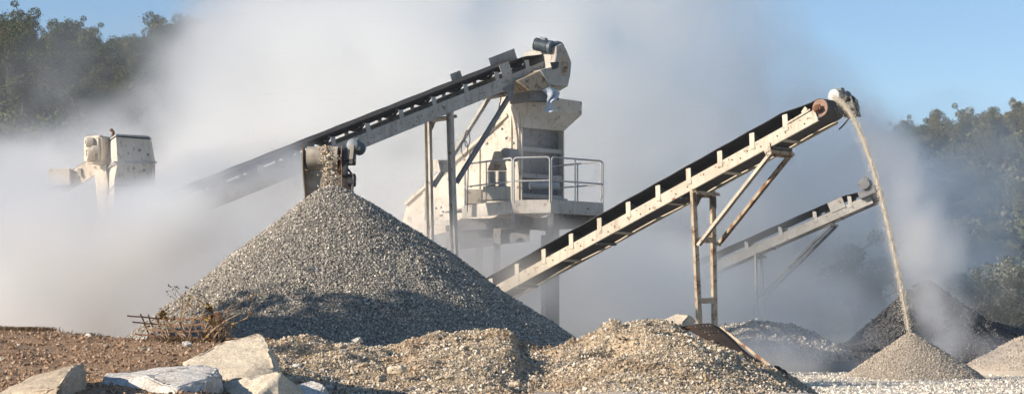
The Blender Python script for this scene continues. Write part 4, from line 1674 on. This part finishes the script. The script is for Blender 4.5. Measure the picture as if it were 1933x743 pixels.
# dark tarp scrap beside it
rock('scrap_sheet', 'dark crumpled red brown scrap at the foot of the mound, far right', [P(1470, 688, 22.3), P(1485, 700, 22.2), P(1488, 716, 22.1), P(1470, 716, 22.0), P(1452, 700, 22.1), P(1480, 712, 22.8), P(1462, 690, 22.8)],
     M['rustdark'], 33, 0.02, cuts=3, bev=0.0)['category'] = 'scrap'


# ------------------------------------------------------------------ rebar mesh, rusty post, dry bush
def make_rebar():
    root = thing('rebar_mesh', 'bent panel of rusty reinforcement mesh leaning behind the dry bush', 'wire mesh', P(340, 655, 21.0))
    def G(u, v):
        # u 0..1 along, v 0..1 from the top
        px = 268 + 150 * u + 22 * v
        py = 598 + 58 * v + 6 * math.sin(u * 3) - 4 * u
        return P(px, py, 21.3 - 0.5 * u + 0.15 * math.sin(u * 5 + v * 3))
    mb = MB()
    for k_ in range(6):
        v = k_ / 5
        ext = -0.14 + random.uniform(-.05, .05) if k_ in (0, 1, 3) else random.uniform(-.03, 0.04)
        mb.tube([G(u, v + random.uniform(-.01, .01)) for u in np.linspace(ext, 1, 14)], 0.0085, 5)
    mb.build('long_bar', M['rust'], root)
    mb = MB()
    for k_ in range(12):
        u = k_ / 11
        mb.tube([G(u + random.uniform(-.006, .006), v) for v in np.linspace(-0.10 if k_ < 3 else random.uniform(-.06, .03), 1.25, 8)], 0.0085, 5)
    mb.build('cross_bar', M['rust'], root)
    mb = MB()
    mb.prof(P(424, 668, 20.3), P(404, 590, 20.3), Vector((1, 0, 0)), [(-.055, -.03), (.055, -.03), (.055, -.02), (-.043, -.02), (-.043, .05), (-.055, .05)])
    o = mb.build('rusty_post', M['rust'], None, loc=P(424, 668, 20.3))
    tag(o, 'short rusty angle iron post leaning behind the tall cream boulder', 'post')


make_rebar()


def make_bush():
    base = P(370, 668, 20.2)
    root = thing('dry_bush', 'leafless dry bush with crooked pale branches in front of the rusty mesh', 'bush', base)
    rb = random.Random(5)
    mb = MB()
    leaves = []

    def grow(p, d, L, r, depth):
        pts = [p]
        for k_ in range(5):
            d = (d + Vector((rb.uniform(-.22, .22), rb.uniform(-.22, .22), rb.uniform(-.12, .16)))).normalized()
            pts.append(pts[-1] + d * (L / 5))
        mb.tube(pts, r, 5, r2=r * 0.55)
        if depth > 0:
            for _ in range(3 if depth > 1 else 2):
                i = rb.randint(2, 5)
                nd = (d + Vector((rb.uniform(-.9, .9), rb.uniform(-.7, .7), rb.uniform(-.3, .7)))).normalized()
                grow(pts[i], nd, L * rb.uniform(.5, .75), r * 0.55, depth - 1)
        else:
            leaves.append(pts[-1])
    for tx, tz, L in ((-0.75, 0.8, .42), (-0.35, 0.9, .40), (0.1, 1.0, .38), (0.5, 0.85, .40), (0.85, 0.6, .42), (-0.95, 0.4, .35), (0.7, 0.35, .35)):
        grow(base, Vector((tx, rb.uniform(-.3, .3), tz)).normalized(), L, 0.014, 3)
    # the long pale main branch to the upper right
    mb.tube([base, P(385, 640, 20.1), P(408, 618, 20.0), P(430, 603, 19.9), P(455, 590, 19.9)], 0.017, 6, r2=0.006)
    mb.tube([base, P(350, 640, 20.1), P(328, 620, 20.1), P(312, 605, 20.1), P(306, 592, 20.1)], 0.015, 6, r2=0.006)
    mb.build('branch', M['twig'], root)
    lv = MB()
    for p in leaves:
        for _ in range(2 if rb.random() < .55 else 0):
            c = p + Vector((rb.uniform(-.02, .02), rb.uniform(-.02, .02), rb.uniform(-.02, .02)))
            ax = Vector((rb.uniform(-1, 1), rb.uniform(-1, 1), rb.uniform(-1, 1))).normalized()
            bx_ = ax.orthogonal().normalized()
            lv.add([c - ax * .02, c + bx_ * .010, c + ax * .022, c - bx_ * .010], [(0, 1, 2, 3)])
    for px, py in ((308, 590), (312, 594), (304, 596), (395, 578), (398, 586), (390, 600), (402, 612), (398, 640), (388, 630)):
        for _ in range(5):
            c = P(px + rb.uniform(-4, 4), py + rb.uniform(-5, 5), 20.0)
            ax = Vector((rb.uniform(-1, 1), rb.uniform(-1, 1), rb.uniform(-1, 1))).normalized()
            bx_ = ax.orthogonal().normalized()
            lv.add([c - ax * .035, c + bx_ * .018, c + ax * .04, c - bx_ * .018], [(0, 1, 2, 3)])
    o = lv.build('leaves', M['dryleaf'], root)
    a = o.data.attributes.new('tone', 'FLOAT', 'FACE')
    a.data.foreach_set('value', rng.uniform(size=len(o.data.polygons)).astype(np.float32))


make_bush()


def tufts(name, label, spots_, m, hmin, hmax, per, cat, spread=0.12, kind=None):
    Vs, Fs = [], []
    for (x, y) in spots_:
        z = float(gz(np.array([x]), np.array([y]))[0])
        for _ in range(per):
            a = rng.uniform(0, 2 * np.pi)
            h = rng.uniform(hmin, hmax)
            bx_, by_ = x + rng.normal(0, spread), y + rng.normal(0, spread)
            lx, ly = math.cos(a) * h * 0.8, math.sin(a) * h * 0.8
            w_ = 0.006
            k0 = len(Vs)
            Vs += [(bx_ - w_, by_, z - .01), (bx_ + w_, by_, z - .01), (bx_ + lx * .5, by_ + ly * .5, z + h * .7), (bx_ + lx, by_ + ly, z + h)]
            Fs += [(k0, k0 + 1, k0 + 2), (k0 + 2, k0 + 1, k0 + 3)]
    me = raw_mesh(name, np.array(Vs), np.array(Fs), rng.uniform(size=len(Fs)))
    o = link_mesh(name, me, m)
    return tag(o, label, cat, kind=kind or 'stuff')


sp = [(P(px, 0, 20.3).x, 20.3 + rng.uniform(-.3, .3)) for px in np.linspace(310, 385, 16)]
tufts('dry_grass', 'tuft of brown dry grass at the foot of the dry bush', sp, M['drygrass'], 0.03, 0.08, 40, 'grass')
sp = [(P(px, 0, 22.6).x, 22.6 + rng.uniform(-.3, .2)) for px in np.concatenate([rng.uniform(-10, 95, 30), rng.uniform(150, 330, 5)])]
tufts('creeping_weeds', 'low creeping dry weeds along the top of the dirt bank at left', sp, M['drygrass'], 0.015, 0.06, 60, 'weeds', spread=0.09)


# ------------------------------------------------------------------ hills and forest
def hill(name, prof, Y0, Y1, material, seed, depth=160):
    "ridge whose skyline in the photo is prof [(px,py)] seen at distance Y1; rises from Y0"
    prof = np.array(prof, float)
    us_ = np.linspace(prof[0, 0], prof[-1, 0], 120)
    vs_ = np.concatenate([np.linspace(0, 1, 50), [1.05, 1.15, 1.5, 2.2]])

    def zf(px, t):
        py = np.interp(px, prof[:, 0], prof[:, 1])
        zt = ZC + (HOR - py) / FP * Y1
        tt = np.clip(t, 0, 1)
        z = zt * smooth01(tt) ** 0.9
        z = np.where(t > 1, zt * (1 + 0.03 * (t - 1)), z)
        return z

    def pos(px, t):
        Yc = Y0 + (Y1 - Y0) * t
        X = (px - 966.5) / FP * Yc
        z = zf(px, t)
        q = np.stack([X.ravel() / 25, Yc.ravel() / 25, np.zeros(X.size)], 1)
        z = z + fbm(q, 4, seed).reshape(X.shape) * 3 * np.clip(t * 3, 0, 1) * np.clip(z / 20, 0, 1)
        return X, Yc, z
    U_, T_ = np.meshgrid(us_, vs_)
    X, Yc, Z = pos(U_, T_)
    V, F = grid_arrays(X, Yc, Z - 0.5)
    tag(link_mesh(name, raw_mesh(name, V, F, smooth=True), material), kind='structure')
    return pos


hm = plain('hillside_soil', (0.085, 0.085, 0.045), 0.95, 0.4, 0.12)
hillL = hill('hill', [(-500, 150), (-200, 130), (0, 105), (100, 115), (250, 132), (330, 120), (420, 112), (520, 108), (640, 125), (800, 170), (1000, 220), (1200, 262), (1300, 285), (1500, 330), (1700, 420), (1900, 520)],
             120, 240, hm, 50)
hillR = hill('hill', [(1200, 600), (1350, 500), (1450, 420), (1560, 340), (1640, 305), (1740, 280), (1850, 264), (1960, 256), (2150, 244), (2500, 250)], 100, 230, hm, 60)


def tree_variant(seed, H, W, nleaf, leaf_sz):
    "trunk mesh and crown mesh: leaves gathered in clumps around limb ends"
    rs = np.random.default_rng(seed)
    rb = random.Random(seed)
    tr = MB()
    top = Vector((rb.uniform(-.3, .3), rb.uniform(-.3, .3), H * 0.72))
    mids = [Vector((0, 0, -1.0)), Vector((rb.uniform(-.15, .15), rb.uniform(-.15, .15), H * .25)), Vector((top.x * .5, top.y * .5, H * .5)), top]
    tr.tube(mids, H * 0.026, 7, r2=H * 0.008)
    ends = []
    for k_ in range(11):
        z = H * rb.uniform(0.22, 0.75)
        a = k_ * 2.4 + rb.uniform(-.4, .4)
        r = W * rb.uniform(0.25, 0.52) * (1.1 - abs(z / H - 0.45))
        p0 = Vector((top.x * z / H, top.y * z / H, z))
        p1 = Vector((math.cos(a) * r, math.sin(a) * r, z + H * rb.uniform(.06, .22)))
        tr.tube([p0, p0.lerp(p1, .5) + Vector((0, 0, .15)), p1], H * 0.011, 5, r2=H * 0.004)
        ends.append(p1)
    ends += [top + Vector((0, 0, H * .08)), top + Vector((W * .12, 0, 0)), Vector((0, 0, H * .5))]
    C_ = np.array([e[:] for e in ends])
    rad = rs.uniform(0.13, 0.26, len(ends)) * W
    which = rs.choice(len(ends), nleaf, p=rad ** 2 / np.sum(rad ** 2))
    d = rs.normal(size=(nleaf, 3)); d /= np.linalg.norm(d, axis=1)[:, None]
    rr = rs.uniform(0.35, 1.0, nleaf) ** 0.6
    stray = rs.uniform(size=nleaf) < 0.1
    rr[stray] *= 1.35
    c = C_[which] + d * (rad[which] * rr)[:, None] * np.array([1, 1, 0.85])
    ax = rs.normal(size=(nleaf, 3)); ax /= np.linalg.norm(ax, axis=1)[:, None]
    o_ = np.cross(ax, rs.normal(size=(nleaf, 3))); o_ /= np.linalg.norm(o_, axis=1)[:, None]
    sz = rs.uniform(0.6, 1.3, nleaf)[:, None] * leaf_sz
    V = np.stack([c - ax * sz, c + o_ * sz * .55, c + ax * sz, c - o_ * sz * .55], 1).reshape(-1, 3)
    F = np.arange(nleaf * 4).reshape(-1, 4)
    tone = np.clip(0.45 + 0.3 * rs.normal(size=len(ends))[which] * .6 + rs.normal(0, .18, nleaf), 0, 1)
    return tr, V, F, tone


variants = []
for i, (H, W) in enumerate(((7.0, 5.5), (8.5, 5.0), (6.0, 6.0), (9.5, 4.6), (5.0, 5.2))):
    tr, V, F, T = tree_variant(200 + i, H, W, 5200, 0.12)
    o = tr.build('trunk_mesh', M['bark'], None)
    tm = o.data
    bpy.data.objects.remove(o)
    cm = raw_mesh('crown_mesh', V, F, T)
    cm.materials.append(M['leaf'])
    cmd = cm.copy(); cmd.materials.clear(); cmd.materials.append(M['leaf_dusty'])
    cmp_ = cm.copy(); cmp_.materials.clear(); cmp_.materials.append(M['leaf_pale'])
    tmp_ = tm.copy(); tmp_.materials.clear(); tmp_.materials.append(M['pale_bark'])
    variants.append((tm, cm, cmd, tmp_, cmp_))


def put_tree(k_, loc, sc, rot, label, group, dusty=0):
    tm, cm, cmd, tmp_, cmp_ = variants[k_]
    r = bpy.data.objects.new('tree', None)
    COL.objects.link(r)
    r.location = loc
    r.scale = (sc[0], sc[0], sc[1])
    r.rotation_euler = (0, 0, rot)
    tag(r, label, 'tree', group)
    for nm, me in (('trunk', tmp_ if dusty == 2 else tm), ('crown', (cm, cmd, cmp_)[dusty])):
        c = bpy.data.objects.new(nm, me)
        COL.objects.link(c)
        c.parent = r
    return r


rt = random.Random(4)


def forest(pos, rows, label, group, dusty=0):
    for px0, px1, t, n_, smin, smax in rows:
        for i in range(n_):
            px = px0 + (px1 - px0) * (i + 0.5) / n_ + rt.uniform(-12, 12)
            tt = t + rt.uniform(-.03, .03)
            X, Y_, Z = pos(np.array([px]), np.array([tt]))
            s = rt.uniform(smin, smax)
            put_tree(rt.randrange(5), (float(X[0]), float(Y_[0]), float(Z[0]) - 1.2), (s, s * rt.uniform(.85, 1.2)), rt.uniform(0, 6.28), label, group, dusty)


forest(hillL, [(-60, 640, 1.0, 30, .45, .8), (-60, 560, 0.94, 22, .5, .8), (-60, 540, 0.88, 20, .5, .8), (-60, 520, 0.81, 18, .5, .85),
               (-60, 500, 0.74, 16, .5, .85), (-40, 480, 0.66, 14, .5, .85), (-40, 440, 0.58, 10, .5, .85),
               (640, 1500, 0.97, 16, .5, .8)],
       'dark green tree in the forest on the hill behind the dust, upper left', 'forest trees on the left hill')
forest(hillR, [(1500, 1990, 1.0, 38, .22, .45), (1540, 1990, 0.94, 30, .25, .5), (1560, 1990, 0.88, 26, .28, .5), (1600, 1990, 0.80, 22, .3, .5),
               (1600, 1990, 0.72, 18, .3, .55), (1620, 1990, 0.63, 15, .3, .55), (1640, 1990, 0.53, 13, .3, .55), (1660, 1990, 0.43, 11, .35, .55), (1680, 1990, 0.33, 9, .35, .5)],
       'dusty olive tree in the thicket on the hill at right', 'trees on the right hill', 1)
for x_, y_, k_, s_ in ((-15.8, 29.4, 3, 1.15), (-18.2, 27.4, 1, 1.3), (-20.5, 30.6, 3, 1.25), (-14.4, 31.6, 4, 1.15), (-17, 31.4, 2, 1.5)):  # trees added out of view for broken shade on the big cone
    put_tree(k_, (x_, y_, 0.0), (s_, s_), x_, 'added unseen tree outside the left edge whose shade falls across the foot of the big cone', 'added shade trees, unseen off the left edge')
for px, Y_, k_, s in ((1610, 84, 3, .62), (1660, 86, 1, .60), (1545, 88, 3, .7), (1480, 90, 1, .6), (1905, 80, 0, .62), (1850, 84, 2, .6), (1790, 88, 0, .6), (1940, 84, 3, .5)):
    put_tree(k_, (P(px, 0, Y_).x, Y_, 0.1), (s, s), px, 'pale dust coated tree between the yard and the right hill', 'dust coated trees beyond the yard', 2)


def undergrowth(name, pos, rngs, n_, m, label):
    px = rng.uniform(rngs[0], rngs[1], n_)
    t = rng.uniform(rngs[2], rngs[3], n_)
    X, Yc, Z = pos(px, t)
    q = np.stack([X / 3, Yc / 3, Z / 3], 1)
    h = np.abs(fbm(q, 3, 9)) * 4.0
    Z = Z - 0.4 + rng.uniform(0, 1, n_) * h
    c = np.stack([X, Yc, Z], 1)
    ax = rng.normal(size=(n_, 3)); ax /= np.linalg.norm(ax, axis=1)[:, None]
    o_ = np.cross(ax, rng.normal(size=(n_, 3))); o_ /= np.linalg.norm(o_, axis=1)[:, None]
    sz = rng.uniform(0.12, 0.30, n_)[:, None]
    V = np.stack([c - ax * sz, c + o_ * sz * .6, c + ax * sz, c - o_ * sz * .6], 1).reshape(-1, 3)
    o = link_mesh(name, raw_mesh(name, V, np.arange(n_ * 4).reshape(-1, 4), np.clip(.5 + .5 * fbm(q * .7, 3, 4) + rng.normal(0, .15, n_), 0, 1)), m)
    tag(o, label, 'undergrowth', kind='stuff')


undergrowth('undergrowth', hillL, (-80, 700, .2, 1.0), 60000, M['leaf'], 'dark scrub covering the wooded left hill under its trees')
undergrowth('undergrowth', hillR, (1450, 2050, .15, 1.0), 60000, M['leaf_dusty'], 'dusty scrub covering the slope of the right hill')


# ------------------------------------------------------------------ dust clouds (volume grids filled once from soft puffs and noise)
def dust_cloud(name, label, lo, hi, voxel, blobs, color, scale=0.28, amp=1.0, warp=1.6, seed=0.0, dens=1.0, anis=0.66, gain=1.0):
    me = bpy.data.meshes.new(name)
    me.from_pydata([lo, hi], [], [])
    o = bpy.data.objects.new(name, me)
    COL.objects.link(o)
    m = bpy.data.materials.new(name)
    m.use_nodes = True
    nt_ = m.node_tree
    nt_.nodes.clear()
    out = nt_.nodes.new('ShaderNodeOutputMaterial')
    pv = nt_.nodes.new('ShaderNodeVolumePrincipled')
    pv.inputs['Color'].default_value = (*color, 1)
    pv.inputs['Density'].default_value = dens
    pv.inputs['Anisotropy'].default_value = anis
    nt_.links.new(pv.outputs[0], out.inputs['Volume'])
    me.materials.append(m)
    g = bpy.data.node_groups.new(name, 'GeometryNodeTree')
    g.interface.new_socket('Geometry', in_out='INPUT', socket_type='NodeSocketGeometry')
    g.interface.new_socket('Geometry', in_out='OUTPUT', socket_type='NodeSocketGeometry')
    go = g.nodes.new('NodeGroupOutput')
    L = g.links.new

    def math_(op, a, b=None, clamp=False):
        x = g.nodes.new('ShaderNodeMath'); x.operation = op; x.use_clamp = clamp
        for i, v in enumerate((a, b)):
            if v is None: continue
            if hasattr(v, 'node'): L(v, x.inputs[i])
            else: x.inputs[i].default_value = v
        return x.outputs[0]

    def vm(op, a, b):
        x = g.nodes.new('ShaderNodeVectorMath'); x.operation = op
        for i, v in enumerate((a, b)):
            if v is None: continue
            if hasattr(v, 'node'): L(v, x.inputs[i])
            else: x.inputs[i].default_value = v
        return x.outputs['Value'] if op == 'LENGTH' else x.outputs[0]
    pos = g.nodes.new('GeometryNodeInputPosition').outputs[0]
    off = vm('ADD', pos, (seed, seed * 1.7, seed * 0.6))
    wn = g.nodes.new('ShaderNodeTexNoise')
    wn.inputs['Scale'].default_value = scale * 0.55
    wn.inputs['Detail'].default_value = 5
    L(off, wn.inputs['Vector'])
    wv = vm('SUBTRACT', wn.outputs['Color'], (0.5, 0.5, 0.5))
    wv = vm('MULTIPLY', wv, (warp * 2, warp * 2, warp * 2))
    wp = vm('ADD', pos, wv)
    tot = None
    for (c, r, dn) in blobs:
        q = vm('SUBTRACT', wp, tuple(c))
        q = vm('DIVIDE', q, tuple(r))
        l = vm('LENGTH', q, None)
        f = math_('SUBTRACT', 1.0, l, clamp=True)
        f = math_('MULTIPLY', f, math_('SUBTRACT', 2.0, f))      # steep at the rim, flat in the middle
        f = math_('MULTIPLY', f, dn)
        tot = f if tot is None else math_('ADD', tot, f)
    nn = g.nodes.new('ShaderNodeTexNoise')
    nn.inputs['Scale'].default_value = scale
    nn.inputs['Detail'].default_value = 8
    nn.inputs['Roughness'].default_value = 0.6
    L(vm('ADD', off, vm('MULTIPLY', wv, (0.6, 0.6, 0.6))), nn.inputs['Vector'])
    f = math_('MULTIPLY', math_('SUBTRACT', nn.outputs[0], 0.5), 4.0 * amp)
    f = math_('ADD', 1.0, f, clamp=False)
    f = math_('MAXIMUM', f, 0.0)
    res = math_('MULTIPLY', tot, f)
    res = math_('SUBTRACT', res, 0.004)
    res = math_('MAXIMUM', res, 0.0)
    res = math_('MULTIPLY', res, gain)
    vc = g.nodes.new('GeometryNodeVolumeCube')
    L(res, vc.inputs['Density'])
    vc.inputs['Min'].default_value = lo
    vc.inputs['Max'].default_value = hi
    for i, ax in enumerate('XYZ'):
        vc.inputs['Resolution ' + ax].default_value = max(4, int((hi[i] - lo[i]) / voxel))
    sm = g.nodes.new('GeometryNodeSetMaterial')
    sm.inputs['Material'].default_value = m
    L(vc.outputs[0], sm.inputs[0])
    L(sm.outputs[0], go.inputs[0])
    md = o.modifiers.new('fill', 'NODES')
    md.node_group = g
    return tag(o, label, 'dust', kind='stuff')


def B(px, py, Y, rx, ry, rz, dn):
    return (P(px, py, Y), (rx, ry, rz), dn)


DUST = [
    # left: bank under and in front of the crusher, swallowing the tail of the long conveyor
    B(60, 590, 58, 7, 9, 3.2, 0.40), B(220, 520, 57, 6, 8, 2.4, 0.38), B(420, 520, 57, 6, 8, 3.0, 0.30), B(20, 480, 64, 5, 8, 3.0, 0.35),
    B(320, 400, 49.6, 1.9, 2.2, 1.3, 0.95), B(430, 370, 50.2, 1.6, 1.6, .8, 0.45), B(180, 450, 49, 3.2, 3.2, 1.5, 0.7), B(60, 430, 52, 4, 4, 2.0, 0.35), B(450, 350, 51.5, 1.5, 1.5, .7, 0.35),
    # behind the crusher, up to the trees
    B(150, 395, 82, 10, 10, 3.4, 0.24), B(360, 200, 88, 4, 6, 3.0, 0.07), B(350, 330, 82, 7, 9, 4.2, 0.24), B(30, 370, 80, 6, 9, 2.4, 0.26), B(20, 240, 86, 4, 6, 3.5, 0.06), B(120, 300, 86, 4, 6, 2.2, 0.10), B(230, 260, 86, 5, 6, 2.6, 0.08), B(500, 180, 86, 5.5, 9, 5.5, 0.16), B(560, 60, 88, 6, 9, 5, 0.12), B(300, 170, 90, 9, 6, 4, 0.045),
    # centre: tall cloud behind the long conveyor and the screen
    B(600, 330, 80, 8, 14, 7, 0.16), B(640, 60, 84, 8, 12, 7, 0.13), B(760, 200, 82, 8, 12, 8, 0.13), B(900, 320, 80, 8, 12, 8, 0.13), B(930, 50, 84, 9, 12, 7, 0.13),
    B(1100, 200, 82, 8, 12, 9, 0.14), B(1230, 60, 86, 8, 10, 6, 0.12), B(1200, 420, 80, 8, 12, 6, 0.16), B(700, 500, 70, 7, 10, 5, 0.20), B(950, 520, 72, 7, 10, 4.5, 0.20),
    # right: thinner blue dust
    B(1120, 560, 62, 4.5, 6, 2.6, 0.22), B(1380, 420, 86, 9, 11, 7, 0.17), B(1290, 560, 70, 4, 3, 2.2, 0.12), B(1560, 480, 77.5, 4, 2.5, 3, 0.12), B(1600, 420, 88, 6.5, 10, 6, 0.19), B(1620, 540, 76, 4, 5, 2.4, 0.10), B(1460, 600, 66, 6, 6, 2, 0.16), B(1420, 230, 88, 7, 9, 5, 0.12), B(1430, 645, 52.9, 4.2, 1.4, 1.2, 0.65), B(960, 450, 56.5, 3, 1.2, 0.9, 0.25),
    B(1240, 560, 68, 4, 5, 2.2, 0.25), B(1850, 420, 90, 9, 9, 7, 0.075), B(1800, 560, 80, 5, 6, 2.5, 0.07), B(1600, 260, 88, 4.5, 6, 3.2, 0.06),
    # wisps in front of the screen body
    B(780, 400, 60, 2.8, 2.5, 2.0, 0.22), B(860, 480, 56.5, 3.5, 2.0, 1.8, 0.30), B(1060, 500, 57, 2.5, 1.5, 1.4, 0.22), B(955, 530, 51.6, 1.9, 1.3, 1.1, 0.5), B(500, 335, 52.4, 1.9, 1.4, .85, 0.75), B(560, 320, 53, 1.3, 1.1, .6, 0.3), B(230, 315, 61, 2.8, 2, 1.8, 0.09), B(1010, 290, 58.0, 1.3, 0.8, 2.0, 0.22), B(880, 330, 58.3, 2.6, 1.2, 2.2, 0.16),
]
dust_cloud('dust_cloud', 'great pale dust cloud rolling through the plant', (-28, 46, -0.5), (24, 98, 21), 0.20, DUST, (0.985, 0.99, 0.985), scale=0.30, amp=2.3, warp=2.4)

PLUME = []
for q, r, dn in ((0.15, .35, .5), (0.35, .55, .8), (0.52, .75, 1.0), (0.70, .9, 1.1), (0.86, 1.0, 1.1), (1.0, .9, .8)):
    p = stream(q)
    PLUME.append((p + Vector((0.30 + r * .6, 0.9, 0.15)), (r, r, r * 1.6), dn))
PLUME += [(P(1655, 690, 45.2), (1.2, 0.8, 0.35), 0.6), (P(1820, 660, 46.5), (1.3, 1.2, 0.6), 0.25)]
dust_cloud('dust_plume', 'dust drifting off the falling sand stream to the right', (5.8, 42.5, 0.0), (14.5, 50, 7.5), 0.08, PLUME, (0.985, 0.975, 0.96), scale=0.9, amp=1.3, warp=0.7, seed=5)

# the air itself
mb = MB()
mb.abox((0, 745, 34), 5200, 1530, 90)
hz = bpy.data.materials.new('haze')
hz.use_nodes = True
hn = hz.node_tree
hn.nodes.clear()
ho_ = hn.nodes.new('ShaderNodeOutputMaterial')
hv = hn.nodes.new('ShaderNodeVolumePrincipled')
hv.inputs['Color'].default_value = (0.80, 0.88, 1.0, 1)
hv.inputs['Density'].default_value = 0.0003
hn.links.new(hv.outputs[0], ho_.inputs['Volume'])
o = mb.build('haze', hz, None)
tag(o, 'thin pale haze in the air', 'haze', kind='stuff')
